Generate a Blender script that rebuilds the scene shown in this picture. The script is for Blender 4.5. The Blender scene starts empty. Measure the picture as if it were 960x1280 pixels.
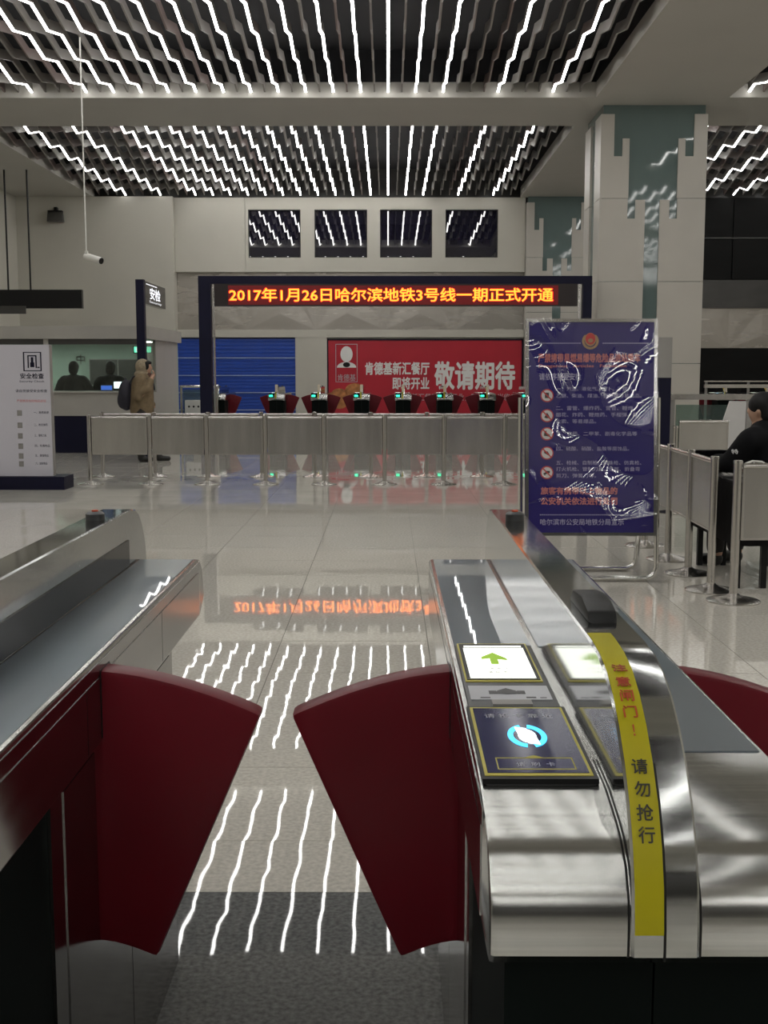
import bpy, bmesh, math, random
from mathutils import Vector, Matrix
random.seed(7)
SC = bpy.context.scene
COL = SC.collection
# ------------------------------------------------------------------ camera
F = 1450.0
cam_d = bpy.data.cameras.new('camera'); cam = bpy.data.objects.new('camera', cam_d); COL.objects.link(cam)
cam_d.sensor_fit = 'VERTICAL'; cam_d.sensor_height = 36.0; cam_d.lens = 36.0 * F / 1280.0
cam_d.clip_start = 0.05; cam_d.clip_end = 200
cam.location = (0, 0, 1.48)
cam.rotation_euler = (math.pi / 2 - math.atan(175 / F), 0, math.atan(5 / F))
SC.camera = cam
# ------------------------------------------------------------------ world and exposure
W = bpy.data.worlds.new('world'); SC.world = W; W.use_nodes = True
W.node_tree.nodes['Background'].inputs[0].default_value = (0.010, 0.010, 0.012, 1)
W.node_tree.nodes['Background'].inputs[1].default_value = 1.0
STRIP = 12.0                      # radiance of the ceiling light strips, the hall's only lamps
SC.view_settings.view_transform = 'Standard'; SC.view_settings.look = 'None'
SC.view_settings.gamma = 1.0; SC.view_settings.use_curve_mapping = False
SC.view_settings.exposure = 0.08

# ------------------------------------------------------------------ materials
def lin(c):
    return tuple(((v / 255 + 0.055) / 1.055) ** 2.4 if v > 10 else v / 255 / 12.92 for v in c)
def mat(name, rgb, rough=0.5, metal=0.0, spec=0.5, var=0.0, scale=(8, 8, 8), bump=0.0, rvar=0.0, coat=0.0, ior=1.5):
    m = bpy.data.materials.new(name); m.use_nodes = True; nt = m.node_tree; b = nt.nodes['Principled BSDF']
    b.inputs['Base Color'].default_value = (*rgb, 1); b.inputs['Roughness'].default_value = rough
    b.inputs['Metallic'].default_value = metal; b.inputs['Specular IOR Level'].default_value = spec
    b.inputs['IOR'].default_value = ior; b.inputs['Coat Weight'].default_value = coat; b.inputs['Coat Roughness'].default_value = 0.02
    if var or bump or rvar:
        tc = nt.nodes.new('ShaderNodeTexCoord'); mp = nt.nodes.new('ShaderNodeMapping'); nz = nt.nodes.new('ShaderNodeTexNoise')
        mp.inputs['Scale'].default_value = scale; nz.inputs['Scale'].default_value = 1.0; nz.inputs['Detail'].default_value = 4
        nt.links.new(tc.outputs['Object'], mp.inputs[0]); nt.links.new(mp.outputs[0], nz.inputs['Vector'])
        if var:
            r = nt.nodes.new('ShaderNodeValToRGB')
            r.color_ramp.elements[0].position = 0.3; r.color_ramp.elements[1].position = 0.7
            r.color_ramp.elements[0].color = (*[max(0, c * (1 - var)) for c in rgb], 1)
            r.color_ramp.elements[1].color = (*[min(1, c * (1 + var)) for c in rgb], 1)
            nt.links.new(nz.outputs['Fac'], r.inputs[0]); nt.links.new(r.outputs[0], b.inputs['Base Color'])
        if rvar:
            mr = nt.nodes.new('ShaderNodeMapRange'); mr.inputs[3].default_value = max(0.02, rough - rvar); mr.inputs[4].default_value = rough + rvar
            nt.links.new(nz.outputs['Fac'], mr.inputs[0]); nt.links.new(mr.outputs[0], b.inputs['Roughness'])
        if bump:
            bp = nt.nodes.new('ShaderNodeBump'); bp.inputs['Strength'].default_value = bump; bp.inputs['Distance'].default_value = 0.01
            nt.links.new(nz.outputs['Fac'], bp.inputs['Height']); nt.links.new(bp.outputs[0], b.inputs['Normal'])
    return m
def emit(name, rgb, k, base=0.8):
    m = bpy.data.materials.new(name); m.use_nodes = True; b = m.node_tree.nodes['Principled BSDF']
    b.inputs['Base Color'].default_value = (*[min(0.8, c) * base / 0.8 for c in rgb], 1)
    b.inputs['Emission Color'].default_value = (*rgb, 1); b.inputs['Emission Strength'].default_value = k
    return m
def glassy(name, tint, ior=1.5, rough=0.0, body=0.0, bodycol=(0.5, 0.5, 0.5)):
    """thin sheet: tinted see-through, with surface reflection"""
    m = bpy.data.materials.new(name); m.use_nodes = True; nt = m.node_tree; nt.nodes.clear()
    out = nt.nodes.new('ShaderNodeOutputMaterial'); tr = nt.nodes.new('ShaderNodeBsdfTransparent'); gl = nt.nodes.new('ShaderNodeBsdfGlossy')
    fr = nt.nodes.new('ShaderNodeFresnel'); mx = nt.nodes.new('ShaderNodeMixShader')
    tr.inputs[0].default_value = (*tint, 1); gl.inputs['Roughness'].default_value = rough; fr.inputs[0].default_value = ior
    src = tr.outputs[0]
    if body:
        df = nt.nodes.new('ShaderNodeBsdfDiffuse'); df.inputs[0].default_value = (*bodycol, 1)
        m2 = nt.nodes.new('ShaderNodeMixShader'); m2.inputs[0].default_value = body
        nt.links.new(tr.outputs[0], m2.inputs[1]); nt.links.new(df.outputs[0], m2.inputs[2]); src = m2.outputs[0]
    ge = nt.nodes.new('ShaderNodeNewGeometry'); iv = nt.nodes.new('ShaderNodeMapRange')      # same reflectance from both faces of the sheet
    iv.inputs[3].default_value = ior; iv.inputs[4].default_value = 1 / ior
    nt.links.new(ge.outputs['Backfacing'], iv.inputs[0]); nt.links.new(iv.outputs[0], fr.inputs[0])
    nt.links.new(fr.outputs[0], mx.inputs[0]); nt.links.new(src, mx.inputs[1]); nt.links.new(gl.outputs[0], mx.inputs[2])
    nt.links.new(mx.outputs[0], out.inputs[0])
    return m
M = dict(
    wall=mat('wall_cream', (0.47, 0.45, 0.395), 0.45, var=0.05, scale=(.6, .6, .6)),
    ceil=mat('ceiling_white', (0.44, 0.425, 0.39), 0.6, var=0.04, scale=(.5, .5, .5)),
    void=mat('ceiling_void', (0.007, 0.007, 0.009), 0.8, var=0.2, scale=(2, 2, 2)),
    fin=mat('baffle_grey', (0.24, 0.225, 0.21), 0.45, var=0.15, scale=(.8, .8, .8)),
    fin2=mat('baffle_brown', (0.20, 0.155, 0.145), 0.45, var=0.15, scale=(.8, .8, .8)),
    strip=emit('light_strip', (1.0, 0.985, 0.95), STRIP),
    tile=mat('polished_tile', (0.56, 0.54, 0.49), 0.03, var=0.08, scale=(2.2, 2.2, 2.2), ior=1.5, bump=0.0),
    tilenear=mat('polished_tile_speckled', (0.53, 0.505, 0.45), 0.022, var=0.16, scale=(60, 60, 60), ior=1.5, bump=0.0),
    granite=mat('dark_granite_tile', (0.14, 0.142, 0.14), 0.022, var=0.35, scale=(70, 70, 70), ior=1.5, bump=0.0),
    grout=mat('grout', (0.16, 0.15, 0.135), 0.8, var=0.2, scale=(5, 5, 5)),
    steel=mat('brushed_steel', (0.47, 0.47, 0.45), 0.17, 1.0, var=0.14, scale=(1.5, 150, 150), rvar=0.05),
    steelside=mat('steel_side_panel', (0.30, 0.295, 0.29), 0.13, 1.0, var=0.08, scale=(3, 3, 30), rvar=0.05),
    steeltop=mat('polished_steel', (0.19, 0.225, 0.255), 0.42, 1.0, var=0.12, scale=(5, 2, 5), coat=1.0),
    ridge=mat('ridge_steel', (0.50, 0.51, 0.50), 0.10, 1.0, var=0.08, scale=(3, 90, 90), rvar=0.03),
    chrome=mat('chrome', (0.70, 0.69, 0.67), 0.12, 1.0, var=0.04, scale=(4, 4, 4)),
    satin=mat('satin_steel', (0.52, 0.50, 0.475), 0.24, 1.0, var=0.06, scale=(14, 14, 1.2), rvar=0.06),
    sheet=mat('barrier_sheet', (0.47, 0.455, 0.43), 0.20, 0.85, var=0.06, scale=(7, 7, .6), rvar=0.06, bump=0.10),
    black=mat('black_plastic', (0.008, 0.008, 0.008), 0.4, spec=0.25, var=0.2, scale=(20, 20, 20)),
    acrylic=mat('black_acrylic', (0.004, 0.004, 0.005), 0.12, spec=0.3, var=0.2, scale=(9, 9, 9)),
    darkgreen=mat('dark_base_panel', (0.003, 0.005, 0.0045), 0.6, spec=0.06, var=0.25, scale=(3, 3, 3)),
    dgrey=mat('dark_grey_plastic', (0.030, 0.031, 0.032), 0.35, var=0.15, scale=(30, 30, 30)),
    red=mat('red_flap', (0.115, 0.004, 0.010), 0.36, spec=0.22, var=0.12, scale=(4, 4, 4), rvar=0.05),
    yellow=mat('yellow_sticker', (0.68, 0.61, 0.012), 0.38, var=0.05, scale=(10, 10, 10)),
    yline=mat('yellow_line', (0.50, 0.44, 0.05), 0.4, var=0.05, scale=(10, 10, 10)),
    inkred=mat('red_ink', (0.42, 0.055, 0.012), 0.5, var=0.05, scale=(9, 9, 9)),
    ink=mat('black_ink', (0.02, 0.018, 0.012), 0.5, var=0.05, scale=(9, 9, 9)),
    navy=mat('navy_print', (0.018, 0.010, 0.15), 0.25, var=0.08, scale=(3, 3, 3)),
    navypad=mat('navy_card_pad', (0.016, 0.018, 0.085), 0.12, var=0.08, scale=(20, 20, 20)),
    navyp=mat('navy_paint', (0.006, 0.006, 0.022), 0.5, spec=0.2, var=0.15, scale=(3, 3, 3)),
    white=mat('white_print', (0.72, 0.72, 0.70), 0.5, var=0.03, scale=(9, 9, 9)),
    lilac=mat('pale_lilac_print', (0.45, 0.42, 0.62), 0.5, var=0.03, scale=(9, 9, 9)),
    salmon=mat('salmon_print', (0.62, 0.20, 0.19), 0.5, var=0.03, scale=(9, 9, 9)),
    redprint=mat('red_print', (0.42, 0.012, 0.028), 0.4, var=0.08, scale=(1.2, 1.2, 1.2)),
    signred=mat('sign_red', (0.55, 0.03, 0.03), 0.4, var=0.05, scale=(9, 9, 9)),
    gold=mat('gold_print', (0.40, 0.26, 0.12), 0.35, var=0.15, scale=(60, 60, 60)),
    silverp=mat('silver_label', (0.48, 0.49, 0.52), 0.3, 0.4, var=0.05, scale=(20, 20, 20)),
    blue=mat('blue_shutter', (0.012, 0.055, 0.34), 0.35, var=0.10, scale=(2, 2, 2)),
    seam=mat('pale_blue_seam', (0.34, 0.42, 0.62), 0.4, var=0.05, scale=(4, 4, 4)),
    bronze=mat('bronze_panel', (0.40, 0.37, 0.33), 0.27, 0.45, var=0.03, scale=(.8, .8, 5), rvar=0.03),
    teal=mat('teal_glass', (0.12, 0.165, 0.16), 0.04, spec=0.6, var=0.10, scale=(.8, .8, .5), ior=1.6),
    blackglass=mat('black_window_glass', (0.012, 0.011, 0.022), 0.015, spec=0.8, var=0.15, scale=(2, 2, 2), ior=1.75),
    stone=mat('column_stone', (0.46, 0.435, 0.39), 0.28, var=0.05, scale=(1, 1, 1)),
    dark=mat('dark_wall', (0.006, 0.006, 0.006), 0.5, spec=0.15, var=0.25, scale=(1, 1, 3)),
    darkgrey=mat('dark_grey_band', (0.05, 0.048, 0.045), 0.3, var=0.15, scale=(2, 2, 4)),
    grey=mat('grey_paint', (0.26, 0.25, 0.235), 0.4, var=0.05, scale=(2, 2, 2)),
    booth=mat('booth_panel', (0.36, 0.345, 0.315), 0.35, var=0.05, scale=(2, 2, 2)),
    boothin=mat('booth_inner_wall', (0.34, 0.42, 0.36), 0.5, var=0.06, scale=(2, 2, 2)),
    glass=glassy('clear_glass', (0.88, 0.93, 0.90), 1.45),
    railglass=glassy('rail_glass', (0.62, 0.72, 0.68), 1.5, body=0.18, bodycol=(0.20, 0.26, 0.24)),
    film=glassy('wrinkled_film', (0.97, 0.97, 0.98), 2.2, 0.015),
    ledboard=mat('led_board', (0.010, 0.004, 0.004), 0.35, var=0.2, scale=(60, 60, 60)),
    ledback=emit('led_red_glow', (0.9, 0.0, 0.012), 0.10, 0.02),
    ledtext=emit('led_amber', (1.0, 0.25, 0.02), 3.0, 0.02),
    ledhalo=emit('led_red_halo', (1.0, 0.01, 0.01), 1.7, 0.02),
    screen=emit('lit_screen', (0.93, 0.96, 0.86), 1.05),
    arrow=emit('green_arrow', (0.22, 0.38, 0.02), 0.8),
    cyan=emit('cyan_ring', (0.06, 0.55, 1.0), 1.5),
    cyanw=emit('cyan_white_core', (0.75, 0.93, 1.0), 1.8),
    green=emit('green_lamp', (0.03, 1.0, 0.45), 2.6),
    cream=mat('cream_plastic', (0.68, 0.60, 0.47), 0.4, var=0.04, scale=(20, 20, 20)),
    signlit=emit('lit_lettering', (0.9, 0.92, 1.0), 0.75),
    exitlit=emit('exit_sign_lit', (0.10, 0.75, 0.45), 0.7),
    monitor=emit('monitor_lit', (0.85, 0.92, 1.0), 1.6),
    monblue=emit('monitor_blue', (0.05, 0.14, 0.60), 0.9),
    boothlamp=emit('booth_lamp', (0.92, 1.0, 0.92), 7.0),
    lightbox=emit('lightbox_face', (0.43, 0.415, 0.45), 0.10),
    coat=mat('brown_coat', (0.155, 0.112, 0.062), 0.85, var=0.18, scale=(14, 14, 14), bump=0.3),
    hood=mat('fur_hood', (0.27, 0.22, 0.15), 0.95, var=0.25, scale=(40, 40, 40), bump=0.4),
    skin=mat('skin', (0.42, 0.25, 0.17), 0.5, var=0.06, scale=(20, 20, 20)),
    hair=mat('black_hair', (0.005, 0.0045, 0.0045), 0.6, spec=0.25, var=0.2, scale=(50, 50, 50)),
    scarf=mat('brown_scarf', (0.085, 0.04, 0.03), 0.9, var=0.2, scale=(30, 30, 30)),
    trouser=mat('dark_trousers', (0.016, 0.014, 0.013), 0.8, var=0.2, scale=(20, 20, 20)),
    shoe=mat('black_boot', (0.010, 0.009, 0.008), 0.5, var=0.2, scale=(20, 20, 20)),
    bag=mat('navy_backpack', (0.016, 0.015, 0.026), 0.7, var=0.2, scale=(14, 14, 14)),
    uniform=mat('black_uniform', (0.004, 0.004, 0.005), 0.85, spec=0.2, var=0.25, scale=(14, 14, 14), bump=0.2),
    cloth=mat('black_cloth', (0.010, 0.008, 0.009), 0.85, var=0.3, scale=(9, 9, 9), bump=0.3),
    cctv=mat('white_casing', (0.66, 0.65, 0.61), 0.4, var=0.03, scale=(20, 20, 20)),
    food=mat('fried_brown_print', (0.40, 0.16, 0.05), 0.5, var=0.4, scale=(9, 9, 9)),
    paper=mat('pale_panel', (0.50, 0.49, 0.48), 0.5, var=0.04, scale=(4, 4, 4)),
)

def wavy(m, scale, strength):
    nt = m.node_tree; b = nt.nodes['Principled BSDF']; tc = nt.nodes.new('ShaderNodeNewGeometry'); nz = nt.nodes.new('ShaderNodeTexNoise'); bp = nt.nodes.new('ShaderNodeBump')
    nz.inputs['Scale'].default_value = scale; nz.inputs['Detail'].default_value = 1
    bp.inputs['Strength'].default_value = strength; bp.inputs['Distance'].default_value = 0.01
    nt.links.new(tc.outputs['Position'], nz.inputs['Vector']); nt.links.new(nz.outputs['Fac'], bp.inputs['Height']); nt.links.new(bp.outputs[0], b.inputs['Normal'])
for k in ('tile', 'tilenear', 'granite'): wavy(M[k], 6.0, 0.022)

# ------------------------------------------------------------------ mesh helpers
def NB(): return bmesh.new()
def bx(bm, x0, x1, y0, y1, z0, z1):
    v = [bm.verts.new(p) for p in ((x0, y0, z0), (x1, y0, z0), (x1, y1, z0), (x0, y1, z0), (x0, y0, z1), (x1, y0, z1), (x1, y1, z1), (x0, y1, z1))]
    for f in ((3, 2, 1, 0), (4, 5, 6, 7), (0, 1, 5, 4), (1, 2, 6, 5), (2, 3, 7, 6), (3, 0, 4, 7)):
        bm.faces.new([v[i] for i in f])
    return bm
def prism(bm, prof, a0, a1, axis='x'):
    """closed profile swept along one axis; x: profile (y,z); y: profile (x,z); z: profile (x,y)"""
    def P(a, p):
        return {'x': (a, p[0], p[1]), 'y': (p[0], a, p[1]), 'z': (p[0], p[1], a)}[axis]
    A = [bm.verts.new(P(a0, p)) for p in prof]; B = [bm.verts.new(P(a1, p)) for p in prof]; n = len(prof)
    fs = [bm.faces.new(A), bm.faces.new(B[::-1])]
    for i in range(n):
        fs.append(bm.faces.new((A[i], B[i], B[(i + 1) % n], A[(i + 1) % n])))
    bmesh.ops.recalc_face_normals(bm, faces=fs)
    return bm
def tube(bm, pts, r, n=10, caps=True):
    pts = [Vector(p) for p in pts]; rings = []
    rr = r if isinstance(r, (list, tuple)) else [r] * len(pts)
    up = None
    for i, p in enumerate(pts):
        d = (pts[min(i + 1, len(pts) - 1)] - pts[max(i - 1, 0)]).normalized()
        if up is None:
            up = d.orthogonal().normalized()
        u = (up - d * up.dot(d)).normalized(); w = d.cross(u); up = u
        rings.append([bm.verts.new(p + (u * math.cos(2 * math.pi * k / n) + w * math.sin(2 * math.pi * k / n)) * rr[i]) for k in range(n)])
    for a, b in zip(rings, rings[1:]):
        for k in range(n):
            bm.faces.new((a[k], a[(k + 1) % n], b[(k + 1) % n], b[k]))
    if caps:
        bm.faces.new(rings[0][::-1]); bm.faces.new(rings[-1])
    return bm
def lathe(bm, prof, c=(0, 0, 0), n=24):
    rings = []
    for r, z in prof:
        rings.append([bm.verts.new((c[0] + r * math.cos(2 * math.pi * k / n), c[1] + r * math.sin(2 * math.pi * k / n), c[2] + z)) for k in range(n)])
    for a, b in zip(rings, rings[1:]):
        for k in range(n):
            bm.faces.new((a[k], a[(k + 1) % n], b[(k + 1) % n], b[k]))
    bm.faces.new(rings[0][::-1]); bm.faces.new(rings[-1])
    return bm
def ell(bm, c, r, seg=14, rot=None):
    mt = Matrix.Translation(c) @ (rot.to_4x4() if rot else Matrix.Identity(4)) @ Matrix.Diagonal((*r, 1))
    bmesh.ops.create_uvsphere(bm, u_segments=seg, v_segments=max(8, seg - 4), radius=1, matrix=mt)
    return bm
def bev(bm, w, seg=2, ang=35):
    es = [e for e in bm.edges if len(e.link_faces) == 2 and e.calc_face_angle(0) > math.radians(ang)]
    bmesh.ops.bevel(bm, geom=es, offset=w, segments=seg, profile=0.6, affect='EDGES', clamp_overlap=True)
    return bm
def mesh_of(bm, name, smooth=None):
    me = bpy.data.meshes.new(name); bm.to_mesh(me); bm.free()
    if smooth is not None:
        for p in me.polygons: p.use_smooth = True
        me.set_sharp_from_angle(angle=math.radians(smooth))
    return me
def link(name, me, m, parent=None, loc=(0, 0, 0), rz=0):
    o = bpy.data.objects.new(name, me); COL.objects.link(o)
    if m is not None:
        if len(o.data.materials) == 0: o.data.materials.append(M[m] if isinstance(m, str) else m)
    o.location = loc; o.rotation_euler = (0, 0, rz)
    if parent: o.parent = parent
    return o
def obj(name, bm, m, parent=None, smooth=None, loc=(0, 0, 0), rz=0):
    return link(name, mesh_of(bm, name, smooth), m, parent, loc, rz)
def part(name, m, parent, *b, bevel=0):
    bm = NB(); bx(bm, *b)
    if bevel: bev(bm, bevel, 2)
    return obj(name, bm, m, parent, 40 if bevel else None)
def empty(name, loc=(0, 0, 0), rz=0):
    o = bpy.data.objects.new(name, None); COL.objects.link(o); o.location = loc; o.rotation_euler = (0, 0, rz); o.empty_display_size = 0.1
    return o
def tag(o, label=None, cat=None, group=None, kind=None):
    if label: o['label'] = label
    if cat: o['category'] = cat
    if group: o['group'] = group
    if kind: o['kind'] = kind
    return o
def thing(name, label, cat, loc=(0, 0, 0), rz=0, group=None):
    return tag(empty(name, loc, rz), label, cat, group)
def struct(name, bm, m, parent=None, smooth=None, label=None):
    o = obj(name, bm, m, parent, smooth)
    if parent is None: o['kind'] = 'structure'
    if label: o['label'] = label
    return o
def copy_tree(o, parent=None):
    c = o.copy(); COL.objects.link(c); c.parent = parent
    for ch in list(o.children): copy_tree(ch, c)
    return c
ORD = ['first', 'second', 'third', 'fourth', 'fifth', 'sixth', 'seventh', 'eighth', 'ninth', 'tenth']
_tc = {}
def text_mesh(s, bold=0.0):
    me = text_mesh0(s)
    if not bold: return me
    b = NB(); b.from_mesh(me); geo = list(b.verts) + list(b.edges) + list(b.faces)
    for k in range(8):
        d = bmesh.ops.duplicate(b, geom=geo)['geom']
        bmesh.ops.translate(b, verts=[v for v in d if isinstance(v, bmesh.types.BMVert)], vec=(bold * math.cos(k * math.pi / 4), bold * math.sin(k * math.pi / 4), -.002 * (k + 1)))
    b.to_mesh(me); b.free()
    return me
def text_mesh0(s):
    """flat lettering as a mesh, normalised: width = its aspect, height 1, origin at lower left"""
    cu = bpy.data.curves.new('lettering', 'FONT'); cu.body = s; cu.size = 1.0; cu.resolution_u = 2
    cu.fill_mode = 'FRONT'
    o = bpy.data.objects.new('lettering', cu); COL.objects.link(o)
    dg = bpy.context.evaluated_depsgraph_get()
    me = bpy.data.meshes.new_from_object(o.evaluated_get(dg))
    bpy.data.objects.remove(o); bpy.data.curves.remove(cu)
    return me
def lettering(s, m, parent, x0, x1, z0, z1, y, bold=0.0, face='-y', name='lettering', up=0.0):
    """text filling the box x0..x1, z0..z1.  face -y: on the plane y facing the camera side; +z: on the plane z=y, lying with its top away; +x: on the plane x=y, x0,x1 are Y values"""
    me = text_mesh(s, bold); vs = me.vertices
    xs = [v.co.x for v in vs]; ys = [v.co.y for v in vs]
    a0, a1, b0, b1 = min(xs), max(xs), min(ys), max(ys)
    for v in vs:
        p = x0 + (v.co.x - a0) / max(1e-6, a1 - a0) * (x1 - x0); q = z0 + (v.co.y - b0) / max(1e-6, b1 - b0) * (z1 - z0)
        e = v.co.z * .1                     # the thickening layers lie one behind the other
        v.co = {'-y': (p, y - e, q), '+z': (p, q, y + e), '+x': (y + e, p, q)}[face]
    me.name = name
    return link(name, me, m, parent)
def evaluated(o):
    dg = bpy.context.evaluated_depsgraph_get()
    return bpy.data.meshes.new_from_object(o.evaluated_get(dg))
def blob(name, build, m, parent, voxel=0.018, smooth_it=6):
    """overlapping tapered limbs fused into one continuous skin"""
    bm = NB(); build(bm); me = mesh_of(bm, name)
    o = bpy.data.objects.new(name, me); COL.objects.link(o)
    r = o.modifiers.new('fuse', 'REMESH'); r.mode = 'VOXEL'; r.voxel_size = voxel; r.use_smooth_shade = True
    s = o.modifiers.new('relax', 'SMOOTH'); s.iterations = smooth_it; s.factor = 0.5
    me2 = evaluated(o); bpy.data.objects.remove(o); bpy.data.meshes.remove(me); me2.name = name
    for p in me2.polygons: p.use_smooth = True
    return link(name, me2, m, parent)
def limb(bm, pts, rr, n=12):
    tube(bm, pts, rr, n)
    for p, r in zip(pts, rr): ell(bm, p, (r, r, r), 12)

# ================================================================== SETTING
CZ = 6.2; WY = 32.4
# ---- floor: slab, single tiles where joints show, joined field beyond
bm = NB(); bx(bm, -10.3, 15.2, -24.2, WY + .3, -0.12, -0.006)
floor = struct('floor', bm, 'grout')
TX, TY, X0, Y0 = 0.81, 0.69, -0.59, 3.537
def tile_mesh(w, d, g=0.0018):
    bm = NB(); bx(bm, -w / 2 + g, w / 2 - g, -d / 2 + g, d / 2 - g, -0.02, 0.0); bev(bm, 0.0012, 1); return mesh_of(bm, 'tile')
tm = tile_mesh(TX, TY); tm.materials.append(M['tilenear']); tcut = tile_mesh(TX, Y0 - 3.17); tcut.materials.append(M['tilenear'])
tg = tile_mesh(TX, 0.79); tg.materials.append(M['granite'])
def tile_at(me, x, y):
    o = link('tile', me, None, floor, (x, y, 0))
    o.rotation_euler = (random.gauss(0, .0006), random.gauss(0, .0006), 0)
NX0, NX1, NYR = -6, 7, 13
for i in range(NX0, NX1):
    xc = X0 + TX * (i + .5)
    for j in range(NYR):
        if -4.5 < xc < 4.6: tile_at(tm, xc, Y0 + TY * (j + .5))
    tile_at(tcut, xc, (3.17 + Y0) / 2)
    if -3 < xc < 3:
        for j in range(3): tile_at(tg, xc, 3.17 - .79 * (j + .5))
bm = NB()
for i in range(-12, 20):
    xc = X0 + TX * (i + .5)
    if xc > 15 or xc < -10.2: continue
    for j in range(-39, 43):
        y0_, y1_ = Y0 + TY * j, Y0 + TY * (j + 1)
        if 0 <= j < NYR and -4.5 < xc < 4.6: continue
        if j == -1:
            if NX0 <= i < NX1: continue
        if y1_ > WY: continue
        if -3 < xc < 3 and .8 < y1_ < 3.6: continue
        bx(bm, xc - TX / 2 + .0018, xc + TX / 2 - .0018, y0_ + .0018, y1_ - .0018, -.02, 0)
fld = obj('tile_field', bm, 'tile', floor); fld['kind'] = 'stuff'
# ---- ceiling: dark void slab, white beams, bays of zigzag baffles with light strips
bm = NB(); bx(bm, -10.3, 15.2, -24.2, WY + .3, 7.0, 7.15)
ceiling = struct('ceiling', bm, 'void')
PL, PR, QL, QR = -8.0, 3.6, 5.9, 15.0
BAYS = [(23.15, WY - .1), (14.6, 20.82), (3.0, 12.3), (-9.0, .7), (-21.0, -11.3)]
bm = NB()
for x0, x1 in ((-10.2, PL), (PR, QL)): bx(bm, x0, x1, -24, WY, CZ, 6.46)
obj('long_beam', bm, 'ceil', ceiling)
for x0, x1 in ((-10.2, PL), (PR, QL)): part('beam_upstand', 'void', ceiling, x0, x1, -24, WY, 6.46, 7.0)
for y0, y1 in ((20.82, 23.15), (12.3, 14.6), (.7, 3.0), (-11.3, -9.0), (-24, -21.0)):
    for x0, x1 in ((PL, PR), (QL, QR)):
        part('cross_beam', 'ceil', ceiling, x0, x1, y0, y1, CZ, 6.46); part('beam_upstand', 'void', ceiling, x0, x1, y0, y1, 6.46, 7.0)
def fin_mesh(y0, y1, phase, w, h, up=0.0, name='baffle', amp=.07):
    P = 1.46; A = amp; ks = [y0]
    k = math.floor((y0 - phase) / (P / 2)) + 1
    while phase + k * P / 2 < y1 - 1e-3:
        ks.append(phase + k * P / 2); k += 1
    ks.append(y1)
    def z(y):
        t = ((y - phase) / P) % 1.0; tri = 4 * abs(t - .5) - 1        # +1 at the phase, -1 half a period on
        return CZ + .085 - A * tri + up
    bm = NB(); rings = []
    for y in ks:
        zz = z(y); rings.append([bm.verts.new(p) for p in ((-w / 2, y, zz), (w / 2, y, zz), (w / 2, y, zz + h), (-w / 2, y, zz + h))])
    for a, b in zip(rings, rings[1:]):
        for i in range(4): bm.faces.new((a[i], a[(i + 1) % 4], b[(i + 1) % 4], b[i]))
    bm.faces.new(rings[0]); bm.faces.new(rings[-1][::-1])
    bmesh.ops.recalc_face_normals(bm, faces=bm.faces[:])
    return mesh_of(bm, name)
S = 0.2375
LIT = {-30, -26, -22} | set(range(-20, 5, 2)) | {8, 12}
for b, (y0, y1) in enumerate(BAYS):
    ph = [23.75, 16.85, 2.3, -9.2, -20.9][b]; am = .09 if b == 0 else .07
    f1 = fin_mesh(y0, y1, ph, .026, .15, amp=am); f1.materials.append(M['fin'])
    f2 = f1.copy(); f2.materials.clear(); f2.materials.append(M['fin2'])
    ls = fin_mesh(y0 + .03, y1 - .03, ph, .040, .016, -.0165, 'light_strip', am); ls.materials.append(M['strip'])
    bay = empty('ceiling_bay', (0, (y0 + y1) / 2, CZ)); bay['kind'] = 'structure'
    bay2 = None
    if b < 5:
        bay2 = empty('ceiling_bay', (0, (y0 + y1) / 2, CZ)); bay2['kind'] = 'structure'
    off = (0, -(y0 + y1) / 2, -CZ)
    for i in range(-33, 15):
        x = i * S
        if not PL + .1 < x < PR - .1: continue
        o = link('baffle', f2 if i % 5 == 2 else f1, None, bay, (x, off[1], off[2]))
        if i in LIT: link('light_strip', ls, None, o)
    if bay2:
        for i in range(0, 36):
            x = QL + .34 + (i - 1) * .26
            if x > QR - .1: continue
            o = link('baffle', f2 if i % 5 == 2 else f1, None, bay2, (x, off[1], off[2]))
            if i % (4 if b < 2 else 2) == 1: link('light_strip', ls, None, o)  # strips doubled in the unseen bays, added for reflections in the poster film
# ---- walls
bm = NB(); bx(bm, -10.45, -10.1, -24.2, WY + .3, 0, CZ + .1); struct('wall_left', bm, 'wall')
bm = NB(); bx(bm, 15.0, 15.3, -24.2, WY + .3, 0, CZ + .8); struct('wall_right', bm, 'wall')
bm = NB(); bx(bm, -10.45, 15.3, -24.4, -24.0, 0, CZ + .8); struct('wall_rear', bm, 'darkgrey')
bm = NB(); bx(bm, -10.1, 15.0, WY + .25, WY + .45, 0, CZ + .8)
wb = struct('wall_back', bm, 'darkgrey')
WX = [(-3.823, -2.393), (-2.011, -.572), (-.221, 1.204), (1.568, 3.001)]
WZ = (4.593, 5.878)
part('wall_panel', 'wall', wb, -10.1, -5.84, WY - .22, WY + .25, 0, CZ)
part('wall_panel', 'wall', wb, -5.835, -3.915, WY, WY + .25, 4.207, CZ)
part('wall_panel', 'wall', wb, -3.905, 3.75, WY, WY + .25, WZ[1], CZ)
part('wall_panel', 'wall', wb, -3.905, 3.75, WY, WY + .25, 4.207, WZ[0])
ex = [-3.905] + [v for p in WX for v in p] + [3.75]
for k in range(0, 10, 2): part('wall_panel', 'wall', wb, ex[k], ex[k + 1], WY, WY + .25, WZ[0], WZ[1])
part('wall_lintel', 'wall', wb, -5.835, 3.75, WY - .03, WY + .25, 2.43, 2.64)
part('wall_panel', 'wall', wb, -2.56, -1.69, WY - .02, WY + .25, 0, 2.43)
part('wall_panel', 'wall', wb, -1.69, 3.75, WY + .1, WY + .25, 0, 2.43)
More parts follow.
